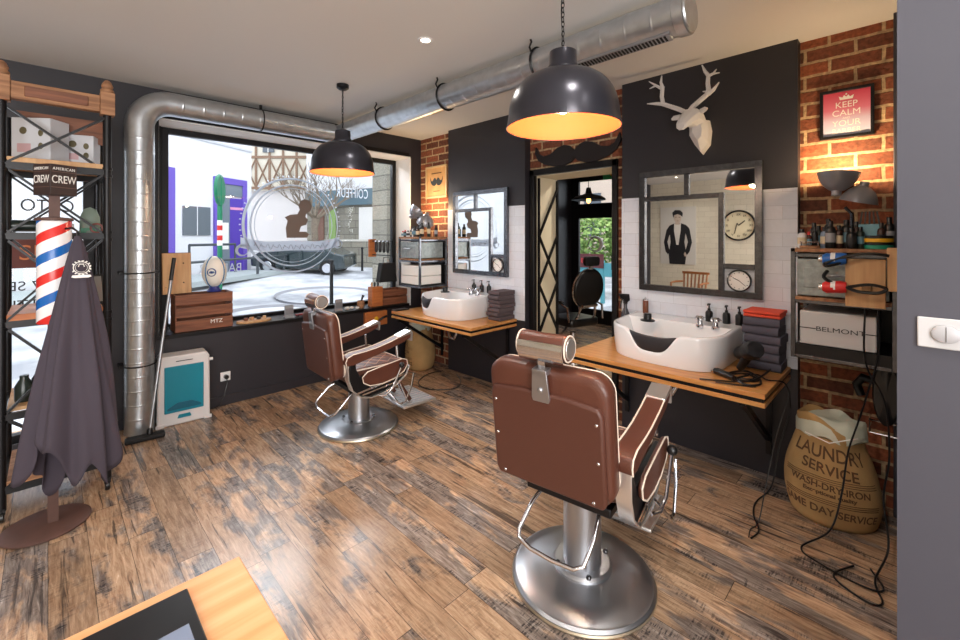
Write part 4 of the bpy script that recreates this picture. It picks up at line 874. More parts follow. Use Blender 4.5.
B().lathe([(.038, 0), (.044, .03), (.044, .06), (.038, .09), (.034, .09), (.034, .02), (0, .02)], n=20).build('pot', WOODB, t); B().tube([(0, 0, .05), (.02, 0, .12), (.035, 0, .15)], [.01, .012, .018], 10).build('brush', BLKP, t)
# lit wooden block on the wall under the sill
t = thing('wall_hook_block', 'pine block with a yellow knob and a dark hook fixed under the window sill', 'wall hook', (2.80, 4.61, .52))
B().box(-.15, .15, -.05, 0, 0, .17).build('block', WOODO, t, bev=.005); B().ball((-.01, -.06, .085), (.028, .02, .028)).build('yellow_knob', YEL, t); b = B(); b.tube([(.03, -.055, .06), (.07, -.075, .09), (.13, -.06, .10)], .014, 8); b.build('dark_hook', BLK, t)
# ---------------------------------------------------------------- white appliance, mop
t = thing('hair_vacuum_bin', 'white boxy floor appliance with a teal front panel under the window', 'appliance', (.83, 4.49, 0), -3)
b = B(); b.prism([(-.185, 0), (.185, 0), (.19, .03), (.185, .55), (.165, .585), (-.165, .585), (-.185, .55), (-.19, .03)], 'xz', -.09, .09); b.build('case', mat('ivory_plastic', (214, 212, 212), .35), t, bev=.012)
B().box(-.14, .14, -.1, -.088, .11, .50).build('teal_panel', TEAL, t, bev=.006)
b = B(); b.prism([(-.12, .15), (-.05, .19), (.05, .19), (.12, .15), (.12, .135), (-.12, .135)], 'xz', -.106, -.099); b.build('scoop_lip', mat('dark_teal', (8, 92, 116), .35), t, bev=.002)
b = B(); b.prism([(-.05, .055), (.05, .055), (.04, .085), (-.04, .085)], 'xz', -.1, -.089); b.build('latch', TEAL, t, bev=.003)
B().box(-.06, .06, -.094, -.088, .535, .541).build('brand_strip', INKB, t)
for s in (-1, 1): B().box(s*.17-.03, s*.17+.03, -.1, -.09, 0, .03).build('foot', MATS['ivory_plastic'], t, bev=.003)
B().lathe([(.014, 0), (.014, .03)], (.19, -.03, .50), 14, (0, R(90), 0)).build('side_knob', WHITEP, t)
t = thing('floor_mop', 'long steel handled mop with a flat black head leaning against the duct', 'mop', (.57, 4.27, 0))
B().tube([(0, 0, .05), (.185, .22, 1.30)], .012, 12).build('pole', STEEL, t); B().tube([(.172, .205, 1.22), (.201, .239, 1.41)], .015, 12).build('grip', BLKP, t)
B().ob((-.03, -.01, .018), (.25, .09, .035), (0, 0, R(-5))).build('mop_head', BLKM, t, bev=.012); B().lathe([(.022, .035), (.02, .07), (.012, .08)], n=12).build('socket', BLKP, t)
# ---------------------------------------------------------------- rack with its wooden top
t = thing('truss_rack', 'tall black lattice rack with a carved wooden top rail beside the duct', 'rack', (.05, 3.85, 0))
X0, X1, Y0, Y1 = -.235, .215, -.25, .25
for px in (X0, X1):
    for py in (Y0, Y1):
        b = B(); b.cyl((px, py, .06), (px, py, 2.36), .021, 14)
        for z in (.58, 1.1, 1.6, 2.0): b.cyl((px, py, z-.03), (px, py, z-.015), .026, 14); b.cyl((px, py, z+.015), (px, py, z+.03), .026, 14)
        p = b.build('post', BLK, t)
        b = B(); b.lathe([(.026, -.012), (.03, -.008), (.03, .008), (.026, .012)], (px, py-.01, .03), 16, (0, R(90), 0)); b.box(px-.016, px+.016, py-.02, py+.01, .045, .075); b.build('caster', BLKP, p)
for z in (.17, .58, 1.1, 1.6, 2.0):
    for py in (Y0, Y1): B().box(X0, X1, py-.012, py+.012, z-.02, z+.02).build('beam', BLK, t)
    for px in (X0, X1): B().box(px-.012, px+.012, Y0, Y1, z-.02, z+.02).build('beam', BLK, t)
def brace(z0, z1, py): 
    B().bar((X0, py, z0), (X1, py, z1), .012, .03, (0, 1, 0)).build('brace', BLK, t); B().bar((X0, py+.014, z1), (X1, py+.014, z0), .012, .03, (0, 1, 0)).build('brace', BLK, t)
for z0, z1 in ((.17, .58), (.58, 1.1), (1.1, 1.6), (1.6, 2.0), (2.0, 2.35)): brace(z0, z1, Y0)
for z0, z1 in ((1.1, 1.6), (1.6, 2.0)): brace(z0, z1, Y1)
for z0, z1 in ((.58, 1.6),):
    for px in (X0, X1): B().bar((px, Y0, z0), (px, Y1, z1), .012, .024, (1, 0, 0)).build('brace', BLK, t)
for z, m in ((.19, WOODB), (1.10, WOODO), (2.02, PLY)): B().box(X0+.02, X1-.02, Y0-.01, Y1, z, z+.03 if z != 1.10 else z+.055).build('shelf', m, t, bev=.003)
B().box(X0+.02, X1-.02, Y0+.02, Y1, .60, .62).build('shelf', PLY, t)
wt_ = B().box(X0+.035, X1-.035, Y0-.03, Y0+.03, 2.375, 2.475).build('carved_rail', WOODB, t, bev=.004)
b = B(); b.box(X0+.09, X1-.09, Y0-.036, Y0-.029, 2.395, 2.455); b.build('rail_panel', WOODR, wt_, bev=.004)
for px in (X0, X1):
    b = B(); b.box(px-.035, px+.035, Y0-.04, Y0+.04, 2.36, 2.50); b.lathe([(.030, 2.50), (.034, 2.51), (.034, 2.52), (.026, 2.53), (.03, 2.545), (.02, 2.57), (.012, 2.58), (0, 2.585)], (px, Y0, 0), 20); b.build('finial_block', WOODB, wt_, bev=.002)
b = B(); b.prism([(-.20, 2.365), (.21, 2.365), (.21, 2.21), (-.06, 2.24)], 'xz', .0, .02); b.build('rear_board', WOODR, t)
# what the rack carries
def gift(x, y, z, wx, wy, h, rz, label):
    t = thing('printed_carton', label, 'box', (x, y, z), rz, 'white printed cartons on the rack'); B().box(-wx/2, wx/2, -wy/2, wy/2, 0, h).build('carton', mat('carton_white', (206, 208, 214), .5), t, bev=.003)
    b = B(); b.ball((-wx*.2, -wy/2, h*.7), (.02, .002, .022)); b.ball((wx*.25, -wy/2, h*.65), (.014, .002, .02)); b.ball((wx*.25, -wy/2, h*.35), (.014, .002, .02)); b.build('olive_print', mat('olive_print', (96, 88, 60), .6), t)
    B().box(-wx*.35, 0, -wy/2-.001, -wy/2, h*.2, h*.4).build('pink_label', mat('pink_label', (196, 160, 164), .6), t); return t
gift(-.03, 3.80, 2.052, .21, .14, .26, -38, 'white printed carton at the left on the upper shelf of the rack'); gift(.16, 3.86, 2.052, .15, .12, .20, -20, 'lower white printed carton at the right on the upper shelf of the rack')
for k in range(3):
    t = thing('lying_bottle', ['front', 'middle', 'rear'][k]+' dark bottle lying at the middle level left of the striped pole', 'bottle', (-.03, 3.68+k*.09, 1.66-.0), 0, 'dark bottles lying on the rack'); t.rotation_euler = (0, R(90), 0)
    B().lathe([(.032, -.12), (.034, -.11), (.034, .04), (.014, .09), (.014, .13)], n=18).build('bottle_body', [BM[4], BLKP, BM[1]][k], t); B().lathe([(.016, .12), (.016, .145), (0, .146)], n=14).build('cap', WHITEP, t)
t = thing('bell_emblem', 'small green and brass bell shaped emblem standing on the rack right of the pole', 'ornament', (.19, 3.72, 1.62))
B().lathe([(.055, 0), (.05, .02), (.048, .10), (.03, .15), (0, .165)], n=24, sy=.4).build('bell', mat('grey_green', (120, 136, 124), .5), t); B().ring((.03, -.03, .03), .028, .006, 20, 6, 'xz').build('brass_ring', mat('red_brown_ring', (130, 60, 50), .4), t)
B().box(-.045, .045, -.02, .02, -.0, .03).build('base', GREEN, t)
for k in range(2):
    t = thing('picture_frame', ['small black leaning picture frame nearer the rack post', 'small black leaning picture frame further right on the rack'][k], 'picture frame', (.17+k*.05, 3.70+k*.08, 1.157)); t.rotation_euler = (R(-10), 0, R(18)); B().box(-.05, .05, -.008, .008, 0, .19).build('frame', BLK, t, bev=.002); B().box(-.038, .038, -.0095, -.008, .012, .178).build('print', mat('grey_print', (130, 128, 126), .6), t)
for k in range(3):
    tag(B().lathe([(.04, 0), (.042, .01), (.042, .09+.02*k), (.02, .13+.02*k), (.02, .15+.02*k)], n=18).build('dark_flask', BM[(4, 0, 1)[k]], None, loc=(-.10+k*.07, 3.74+.05*k, .621 if k < 2 else .221)), ['leftmost dark flask on the lower rack shelf', 'second dark flask on the lower rack shelf', 'dark flask on the bottom shelf of the rack'][k], 'flask', 'dark flasks on the rack')
# ---------------------------------------------------------------- barber pole stand with the cape
t = thing('barber_pole_stand', 'rusty floor stand with a red, white and blue striped pole and a sign box', 'barber pole', (.02, 3.38, 0))
B().lathe([(.18, 0), (.185, .004), (.185, .010), (.176, .014)], (-.025, 0, 0), 56).build('base_plate', TAUPE, t); B().box(-.022, .022, -.012, .012, .012, 1.12).build('post', TAUPE, t)
m, N, L, P = nodes('barber_stripes'); tc = N.new('ShaderNodeTexCoord'); sp = N.new('ShaderNodeSeparateXYZ'); L.new(tc.outputs['Object'], sp.inputs[0])
at = N.new('ShaderNodeMath'); at.operation = 'ARCTAN2'; L.new(sp.outputs[1], at.inputs[0]); L.new(sp.outputs[0], at.inputs[1])
m1 = N.new('ShaderNodeMath'); m1.operation = 'MULTIPLY'; m1.inputs[1].default_value = -1/(2*PI); L.new(at.outputs[0], m1.inputs[0])
m2 = N.new('ShaderNodeMath'); m2.operation = 'MULTIPLY_ADD'; m2.inputs[1].default_value = 1/.235; L.new(sp.outputs[2], m2.inputs[0]); L.new(m1.outputs[0], m2.inputs[2])
m3 = N.new('ShaderNodeMath'); m3.operation = 'FRACT'; L.new(m2.outputs[0], m3.inputs[0])
r = N.new('ShaderNodeValToRGB'); r.color_ramp.interpolation = 'CONSTANT'; e = r.color_ramp.elements
while len(e) < 4: e.new(.5)
for i, (p, c) in enumerate(((0, (236, 236, 240)), (.27, (214, 48, 44)), (.5, (236, 236, 240)), (.77, (28, 100, 180)))): e[i].position = p; e[i].color = col(c)
L.new(m3.outputs[0], r.inputs[0]); L.new(r.outputs[0], P.inputs['Base Color']); P.inputs['Roughness'].default_value = .25
B().lathe([(.070, 0), (.072, .004), (.072, .56), (.07, .564)], n=40).build('striped_pole', m, t, loc=(.005, 0, 1.12))
B().lathe([(.078, 1.684), (.08, 1.69), (.078, 1.70), (.03, 1.705)], (.005, 0, 0), 32).box(-.018, .028, -.014, .014, 1.70, 1.83).build('top_cap', TAUPE, t)
SGN = mat('dark_brown_sign', (58, 44, 42), .5); SG2 = mat('sign_border', (120, 92, 84), .6)
sb = B().box(0, .128, 0, .128, 0, .17).build('sign_box', SGN, t, loc=(-.012, -.075, 1.825), rot=(0, 0, R(31)), bev=.002)
for rot, px, py in (((R(90), 0, 0), .064, -.0015), ((R(90), 0, R(-90)), -.0015, .064)):
    text('CREW', .060, PAPER, (px, py, .085), rot, sb, sx=.68); text('AMERICAN', .022, PAPER, (px, py, .145), rot, sb, sx=.85, spacing=1.2); pass
    b = B(); b.box(-.06, .06, -.0004, .0004, .042, .0445); b.box(-.06, .06, -.0004, .0004, .128, .130); b.build('sign_rule', SG2, sb, loc=(px, py, 0), rot=(0, 0, rot[2]))
# cape
t = thing('barber_cape', 'plum grey barber cape with a white round crest hanging on the barber pole stand', 'cape', (.115, 3.24, 0))
b = B(); NA = 120; NZ = 36; rings = []
for j in range(NZ+1):
    v = j/NZ; ring = []
    for i in range(NA):
        a = i*2*PI/NA
        hem = .36+.10*math.sin(a*2+.4)+.07*math.sin(a*5+1)+.035*math.sin(a*9)
        fr = math.exp(-((a-R(250))/.28)**2); hem += .10*fr; 
        ztop = 1.60; z = ztop+(hem-ztop)*v
        rr_ = .012+.172*(v**.78)
        if v > .5: rr_ += 0
        fold = (.16*math.sin(a*6+1.2*v+.5)+.10*math.sin(a*11-2*v))*min(1, v*1.6+.1)
        q = rr_*(1+fold)
        ring.append(b.b.verts.new((q*math.cos(a)*(1.0)-.02*v, q*math.sin(a)*.62, z)))
    rings.append(ring)
for a_, q_ in zip(rings, rings[1:]):
    for k in range(NA): b._f([a_[k], a_[(k+1) % NA], q_[(k+1) % NA], q_[k]])
b._f(rings[0])
cl = b.build('cloth', CAPE, t, smooth=70); md = cl.modifiers.new('s', 'SOLIDIFY'); md.thickness = .004; md.offset = -1
b = B(); b.tube([(0, .0, 1.585), (0, .0, 1.625), (-.02, .05, 1.645), (-.05, .09, 1.64)], .006, 8); b.build('hanging_hook', BLK, t)
cr = B(); cr.ring((0, 0, 0), .032, .003, 36, 6, 'xz', flat=.4); cr.ring((0, 0, 0), .024, .0016, 36, 6, 'xz', flat=.4)
for k in range(14):
    a = R(-60)+k*R(300)/13; cr.ob((.037*math.sin(a+PI)*-1, 0, -.037*math.cos(a+PI)*-1), (.010, .002, .005), (0, a, 0))
cr.prism([(-.035, -.04), (.035, -.04), (.04, -.05), (.028, -.055), (-.028, -.055), (-.04, -.05)], 'xz', -.002, .002); cr.tube([(-.012, 0, .005), (-.008, 0, .018), (.008, 0, .018), (.012, 0, .005)], .0022, 6)
cr.build('white_crest', PAPER, t, loc=(.012, -.085, 1.43), rot=(R(-14), 0, 0))
# ---------------------------------------------------------------- laundry bags
def bag(x, y, rz, label):
    t = thing('laundry_bag', label, 'laundry bag', (x, y, 0), rz)
    b = B(); NA = 64; NZ = 26; rings = []
    def rad(v, a):
        s = .80+.28*math.sin(PI*min(1, v*1.05+.12)); s *= 1-.10*v
        s *= 1+.03*math.sin(a*3+4*v)+.025*math.sin(a*7+9*v)*v
        return s
    hz = lambda a: .50+.035*math.cos(a-R(100))+.02*math.sin(3*a)
    for j in range(NZ+1):
        v = j/NZ; k = 1 if j else .93
        rings.append([b.b.verts.new((.165*rad(v, a)*k*math.cos(a), .195*rad(v, a)*k*math.sin(a), v*hz(a))) for a in [i*2*PI/NA for i in range(NA)]])
    for v, k in ((1.0, .95), (.93, .9), (.86, .86)): rings.append([b.b.verts.new((.165*rad(1, a)*k*math.cos(a), .195*rad(1, a)*k*math.sin(a), v*hz(a)+(.006 if v == 1 else 0))) for a in [i*2*PI/NA for i in range(NA)]])
    for a_, q_ in zip(rings, rings[1:]):
        for k in range(NA): b._f([a_[k], a_[(k+1) % NA], q_[(k+1) % NA], q_[k]])
    b._f(rings[0][::-1])
    body = b.build('bag_body', BAG, t, smooth=70)
    def wrap(s, size, z, sx=1.0, dz=0, rotf=0):
        me = textmesh(s, size, ext=0, sx=sx, off=.0012); me.materials.clear(); me.materials.append(INK)
        bm = bmesh.new(); bm.from_mesh(me); bmesh.ops.subdivide_edges(bm, edges=[e for e in bm.edges if e.calc_length() > .02], cuts=3); bm.to_mesh(me); bm.free()
        for v_ in me.vertices:
            u, w_ = v_.co.x, v_.co.y; a = PI+u/.18; zz = z+w_+dz*u; vv = min(1, zz/hz(a)); rr2 = rad(vv, a)
            v_.co = ((.165*rr2+.003)*math.cos(a), (.195*rr2+.003)*math.sin(a), zz)
        o = bpy.data.objects.new('lettering', me); C.objects.link(o); o.parent = body
    wrap('LAUNDRY', .085, .37, .88, -.06); wrap('SERVICE', .068, .295, .95, -.10); wrap('WASH-DRY-IRON', .044, .212, .88, -.05); wrap('Exceptional quality', .026, .178, 1, -.04); wrap('SAME DAY SERVICE', .054, .09, .84, -.04)
    for z in (.255, .245, .235, .15, .14, .13):
        pts = []
        for k in range(25):
            a = PI+R(-62)+R(124)*k/24; zz = z; rr2 = rad(min(1, zz/hz(a)), a); pts.append(((.165*rr2+.002)*math.cos(a), (.195*rr2+.002)*math.sin(a), zz))
        B().tube(pts, .0013, 4).build('printed_rule', INK, body)
    t.scale = (1.07, 1.07, 1.08)
    b = B(); b.lathe([(.135, .44), (.13, .50), (.09, .53), (.05, .515), (0, .52)], n=40, sx=.93, sy=1.12)
    for v_ in b.b.verts: v_.co += Vector((0, 0, .03*mnoise.noise(v_.co*14)))+Vector((.0, .012*mnoise.noise(v_.co*20+Vector((5, 0, 0))), 0))
    b.build('inner_liner', mat('pale_green_liner', (196, 200, 184), .7), t, smooth=70)
    B().tube([(-.12, -.11, .48), (-.165, 0, .44), (-.14, .1, .46)], .003, 6).build('drawstring', PAPER, t)
    return t
bag(3.175, .33, 4, 'hessian laundry bag with brown lettering under the near cabinet')
bag(3.22, 4.26, -38, 'hessian laundry bag half hidden under the far worktop')
# ---------------------------------------------------------------- wall decoration
t = thing('deer_head', 'white faceted deer head trophy on the charcoal pier above the near mirror', 'wall trophy', (3.30, 1.15, 2.45))
def dd(y, z, x=0): return (x, y-1.15, z-2.45)
b = B()
sec = [(.108, 2.195, .0, .0), (.108, 2.30, .055, .07), (.108, 2.40, .075, .10), (.10, 2.46, .06, .09)]
# neck shield
A = []
for dx, kk in ((.11, 1.0), (.05, .92), (-.01, .45)):
    A.append([b.b.verts.new(dd(1.085+(yy)*kk, 2.36+(zz)*kk, dx)) for yy, zz in ((.02, .10), (.085, .07), (.085, -.02), (.045, -.10), (.0, -.165), (-.05, -.10), (-.06, -.0), (-.045, .08))])
for a_, q_ in zip(A, A[1:]):
    for k in range(8): b._f([a_[k], a_[(k+1) % 8], q_[(k+1) % 8], q_[k]])
b._f(A[0]); b._f(A[-1])
# skull and muzzle as hexagonal sections going out from the wall
SK = [((.06, 1.10, 2.42), .05, .06), ((-.01, 1.115, 2.45), .072, .068), ((-.055, 1.125, 2.452), .070, .062), ((-.095, 1.14, 2.42), .052, .048), ((-.13, 1.153, 2.385), .040, .038), ((-.142, 1.156, 2.375), .026, .024)]
A = []
for (x, y, z), ry, rz_ in SK: A.append([b.b.verts.new(dd(y+ry*math.cos(a), z+rz_*math.sin(a), x)) for a in [k*PI/4+PI/8 for k in range(8)]])
for a_, q_ in zip(A, A[1:]):
    for k in range(8): b._f([a_[k], a_[(k+1) % 8], q_[(k+1) % 8], q_[k]])
b._f(A[0]); b._f(A[-1])
WHD = mat('white_resin', (226, 222, 220), .45)
b.build('head', WHD, t, smooth=15)
for s, (ey, ez) in ((1, (1.255, 2.475)), (-1, (1.03, 2.50))):
    y1 = 1.165 if s > 0 else 1.085
    B().tube([dd(y1, 2.47, -.02), dd((y1+ey)/2, (2.47+ez)/2, -.02), dd(ey, ez, -.015), dd(ey+s*.012, ez+.002, -.01)], [.014, .032, .026, .006], 6, flat=.5).build('ear', WHD, t, smooth=15)
def antler(paths, nm='antler'):
    b = B()
    for pts, r in paths: b.tube([dd(y, z, x) for x, y, z in pts], r, 6)
    b.build(nm, WHD, t, smooth=20)
antler([([(-.03, 1.165, 2.50), (-.02, 1.21, 2.53), (0, 1.27, 2.565), (.0, 1.335, 2.60), (0, 1.345, 2.66), (0, 1.34, 2.73), (0, 1.352, 2.77), (.0, 1.345, 2.82)], [.017, .018, .017, .018, .016, .016, .011, .004]),
        ([(0, 1.33, 2.60), (.0, 1.39, 2.615), (0, 1.46, 2.63)], [.016, .012, .003]), ([(0, 1.345, 2.72), (0, 1.39, 2.755), (0, 1.445, 2.80)], [.013, .010, .003]), ([(0, 1.39, 2.755), (0, 1.44, 2.742)], [.009, .003])])
antler([([(-.03, 1.135, 2.50), (-.02, 1.115, 2.53), (0, 1.08, 2.565), (0, 1.03, 2.60), (0, 1.015, 2.625), (0, 1.022, 2.68), (0, 1.018, 2.735), (0, 1.04, 2.77), (0, 1.06, 2.82)], [.017, .018, .018, .018, .017, .015, .014, .011, .004]),
        ([(0, 1.02, 2.605), (0, .985, 2.625), (0, .948, 2.67)], [.018, .013, .003]), ([(0, 1.02, 2.62), (0, 1.055, 2.63)], [.011, .003]), ([(0, 1.018, 2.73), (0, .985, 2.74), (0, .965, 2.765)], [.012, .009, .003]), ([(0, .99, 2.738), (0, .945, 2.735)], [.008, .003])])
# framed print
t = thing('framed_print', 'black framed pink print reading KEEP CALM on the brick beside the partition', 'framed print', (3.497, .287, 2.36))
b = B(); b.box(-.025, 0, -.128, .128, .135, .152); b.box(-.025, 0, -.128, .128, -.152, -.135); b.box(-.025, 0, .112, .128, -.136, .136); b.box(-.025, 0, -.128, -.112, -.136, .136); b.build('frame', BLK, t, bev=.002)
m, N, L, P = nodes('pink_to_pale_print'); tc = N.new('ShaderNodeTexCoord'); sp = N.new('ShaderNodeSeparateXYZ'); L.new(tc.outputs['Object'], sp.inputs[0]); mr = N.new('ShaderNodeMapRange'); mr.inputs[1].default_value = -.13; mr.inputs[2].default_value = .13; L.new(sp.outputs[2], mr.inputs[0])
rc = ramp(N, L, mr.outputs[0], [(0, (190, 196, 224)), (.35, (196, 180, 206)), (.6, (206, 112, 136)), (1, (206, 70, 96))]); L.new(rc, P.inputs['Base Color']); P.inputs['Roughness'].default_value = .3
pr_ = B().box(-.012, -.006, -.112, .112, -.136, .136).build('print', m, t, smooth=0)
for s_, sz, z, k in (('KEEP', .052, .052, .95), ('CALM', .052, .002, 1.0), ('AND', .016, -.03, 1), ('YOUR', .05, -.062, 1.0), ('BARBER', .042, -.108, .95)): text(s_, sz, PAPER, (-.0135, 0, z), FX, pr_, sx=k)
b = B(); b.prism([(-.03, .085), (.03, .085), (.036, .108), (.018, .098), (.01, .112), (0, .1), (-.01, .112), (-.018, .098), (-.036, .108)], 'yz', -.014, -.012); b.ball((-.013, 0, .118), .005, 8, 6); b.build('crown', PAPER, pr_)
# moustache print
def stache(w, h):
    up = [(0, .18), (.12, .42), (.25, .5), (.42, .42), (.6, .18), (.78, .12), (.9, .25), (1.0, .62), (1.02, .3), (.93, -.05), (.75, -.28), (.5, -.42), (.25, -.42), (.08, -.3), (0, -.12)]
    return [(x*w/2, y*h) for x, y in up]+[(-x*w/2, y*h) for x, y in up[::-1][1:-1]]
t = thing('framed_print', 'gilt framed print of a curled moustache on the brick by the window corner', 'framed print', (3.497, 4.262, 2.285))
b = B(); b.box(-.03, 0, -.21, .21, .18, .205); b.box(-.03, 0, -.21, .21, -.205, -.18); b.box(-.03, 0, .185, .21, -.18, .18); b.box(-.03, 0, -.21, -.185, -.18, .18); b.build('frame', mat('gilt_frame', (220, 190, 140), .35, .5), t, bev=.003)
pr_ = B().box(-.015, -.005, -.185, .185, -.18, .18).build('print', mat('ochre_print', (206, 160, 104), .6, var=.2, scale=12), t, smooth=0)
B().prism(stache(.24, .11), 'yz', -.017, -.0152).build('moustache', mat('dark_ink', (44, 50, 52), .6), pr_, smooth=0)
B().box(-.0165, -.0152, -.10, .10, .105, .118).build('faded_line', INK, pr_); B().box(-.0165, -.0152, -.06, .06, -.12, -.112).build('faded_line', INK, pr_)
tag(B().prism([(y, z) for y, z in stache(.90, .21)], 'yz', -.02, .012).build('metal_moustache', mat('dark_iron', (42, 38, 40), .5, .4), None, bev=.004, loc=(3.475, 2.22, 2.36)), 'large black metal moustache mounted on the brick over the doorway', 'wall sign')
# ---------------------------------------------------------------- left wall, seen in the near mirror
t = thing('wall_poster', 'large poster of a person in a black blazer, seen in the near mirror', 'poster', (-3.838, 3.95, 1.61))
sheet = B().box(0, .012, -.41, .41, -.68, .68).build('sheet', mat('poster_grey', (206, 200, 192), .5), t, smooth=0)
def flat(pts, m, d, nm): return B().prism(pts, 'yz', .012+d, .0125+d).build(nm, m, sheet, smooth=0)
SK_ = mat('skin_tone_print', (196, 176, 160), .6); BZ = mat('black_print_cloth', (26, 24, 28), .6)
flat([(-.17, -.68), (-.20, -.45), (-.155, -.15), (-.18, .05), (-.25, .19), (-.19, .25), (-.06, .30), (.06, .30), (.19, .24), (.24, .17), (.18, .0), (.165, -.15), (.21, -.45), (.19, -.68)], BZ, 0, 'blazer')
flat([(-.27, .16), (-.21, .23), (-.17, .1), (-.235, -.15), (-.17, -.38), (-.21, -.46), (-.27, -.38), (-.325, -.16)], BZ, .0007, 'sleeve')
flat([(.26, .14), (.20, .22), (.165, .1), (.24, -.15), (.185, -.38), (.225, -.46), (.285, -.38), (.325, -.16)], BZ, .0007, 'sleeve')
flat([(-.17, -.38), (-.14, -.44), (-.17, -.50), (-.21, -.46)], mat('skin_tone_print', (196, 176, 160), .6), .0012, 'hand')
flat([(-.075, .29), (.08, .29), (.085, .12), (.03, -.22), (-.02, -.22), (-.07, .12)], mat('pale_shirt_print', (222, 216, 208), .6), .001, 'shirt')
flat([(-.05, .26), (.055, .26), (.05, .34), (-.04, .34)], SK_, .0015, 'neck')
flat([(.0+.085*math.cos(a), .415+.115*math.sin(a)) for a in [k*PI/12 for k in range(24)]], SK_, .002, 'face')
flat([(-.11, .44), (-.12, .54), (-.06, .60), (.06, .61), (.125, .55), (.10, .42), (.08, .49), (.0, .51), (-.07, .48)], BZ, .0025, 'hair')
flat([(-.06, .44), (-.02, .445), (-.02, .435), (-.06, .43)], BZ, .003, 'eye'); flat([(.02, .445), (.06, .44), (.06, .43), (.02, .435)], BZ, .003, 'eye'); flat([(-.03, .355), (.03, .355), (.0, .345)], INK, .003, 'mouth')
t = thing('wall_clock', 'large round cream clock with dark rim on the cream tiles, seen in the near mirror', 'clock', (-3.835, 2.66, 1.83))
B().lathe([(0, 0), (.33, 0), (.335, .02), (.325, .05), (.30, .05), (.298, .02), (0, .02)], n=56, rot=(0, R(90), 0)).build('rim', BLK, t); dl = B().lathe([(0, .021), (.298, .021), (0, .023)], n=56, rot=(0, R(90), 0)).build('dial', mat('cream_dial', (226, 212, 178), .5), t)
for k in range(12):
    a = k*PI/6; text(['XII', 'I', 'II', 'III', 'IIII', 'V', 'VI', 'VII', 'VIII', 'IX', 'X', 'XI'][k], .07, INKB, (.026, -.235*math.sin(a)*-1*1, .235*math.cos(a)), (R(90), 0, R(90)), dl)
b = B(); b.bar((.03, 0, 0), (.03, -.12, .10), .02, .004, (1, 0, 0)); b.bar((.032, .03, .05), (.032, .08, -.18), .014, .004, (1, 0, 0)); b.bar((.032, 0, 0), (.032, .03, .05), .014, .004, (1, 0, 0)); b.build('hands', INKB, t)
t = thing('wooden_armchair', 'slatted brown wooden armchair seen in the near mirror below the poster', 'chair', (-2.3, 3.15, 0), 5)
CH = mat('chestnut_wood', (150, 92, 48), .4)
B().box(-.24, .24, -.24, .24, .42, .46).build('seat', CH, t, bev=.008)
for sx, sy in ((1, 1), (1, -1), (-1, 1), (-1, -1)): B().bar((sx*.21, sy*.21, .42), (sx*.23, sy*.23, 0), .04, .04).build('leg', CH, t)
for k in range(7): B().bar((-.21, -.21+k*.07, .46), (-.27, -.23+k*.0767, .84), .012, .055, (1, 0, 0)).build('back_slat', CH, t)
B().box(-.29, -.255, -.27, .27, .82, .87).build('back_rail', CH, t, bev=.008)
for s in (1, -1): B().tube([(-.24, s*.26, .66), (.0, s*.28, .67), (.2, s*.28, .66), (.23, s*.27, .45)], .02, 8).build('armrest', CH, t)
# ---------------------------------------------------------------- reception table in the foreground
t = thing('reception_table', 'pale beech table top in the foreground corner by the camera', 'table', (-.14, .93, 0))
B().box(-.5, .5, -.335, .335, .715, .75).build('table_top', OAKX, t, bev=.003)
for sx in (-1, 1):
    for sy in (-1, 1): B().box(sx*.40-.03, sx*.40+.03, sy*.25-.03, sy*.25+.03, 0, .715).build('leg', WOODB, t)
t = thing('black_folder', 'black folder with a small grey printed label lying on the foreground table', 'folder', (.05, 1.03, .75), 0)
B().box(-.19, .185, -.17, .178, 0, .018).build('cover', BLKP, t, bev=.003); t.location = (.048, 1.034, .751)
lb = B().box(.075, .165, -.12, .06, .018, .021).build('label_plate', mat('blue_grey_print', (120, 132, 156), .4), t, bev=.001); text('LYM', .06, PAPER, (.12, -.03, .0222), (0, 0, R(90)), lb)
# ---------------------------------------------------------------- back room
t = thing('salon_chair', 'black and chrome salon chair with a round back standing in the back room', 'salon chair', (4.8, 3.10, 0), 75)
b = B(); b.lathe([(.27, 0), (.28, .01), (.27, .03), (.08, .05), (.04, .07), (.04, .36)], n=40); b.build('pedestal', CHROME, t)
pad(rrect(.48, .50, .08, 5), .09, .012, 'xy').build('seat', BLKP, t, loc=(0, 0, .52), smooth=60)
bk = pad([(.24*math.cos(a), .25*math.sin(a)) for a in [k*2*PI/36 for k in range(36)]], .07, .012, 'yz').build('round_back', BLKP, t, loc=(-.27, 0, .95), rot=(0, R(-8), 0), smooth=60)
B().ring((.0, 0, 0), .245, .012, 44, 8, 'yz').build('chrome_rim', CHROME, bk)
b = B(); b.tube([(-.27, .12, .72), (-.24, .14, .6), (-.1, .16, .46)], .016, 8); b.tube([(-.27, -.12, .72), (-.24, -.14, .6), (-.1, -.16, .46)], .016, 8); b.tube([(-.30, -.12, .74), (-.30, .12, .74)], .02, 8); b.build('back_frame', CHROME, t)
pad(rrect(.24, .12, .04, 4), .05, .01, 'yz').build('headrest', BLKP, t, loc=(-.33, 0, 1.29)); B().box(-.33, -.31, -.02, .02, 1.15, 1.25).build('headrest_post', CHROME, t)
for s in (1, -1):
    B().tube([(-.24, s*.28, .55), (-.22, s*.29, .72), (-.1, s*.29, .76), (.12, s*.29, .76), (.2, s*.29, .72), (.18, s*.28, .5)], .014, 8).build('arm_frame', CHROME, t); B().box(-.14, .14, s*.29-.025, s*.29+.025, .765, .795).build('arm_pad', BLKP, t, bev=.01)
b = B(); b.bar((.2, .12, .42), (.42, .12, .18), .02, .03); b.bar((.2, -.12, .42), (.42, -.12, .18), .02, .03); b.box(.38, .58, -.18, .18, .13, .15); b.build('footrest', CHROME, t)
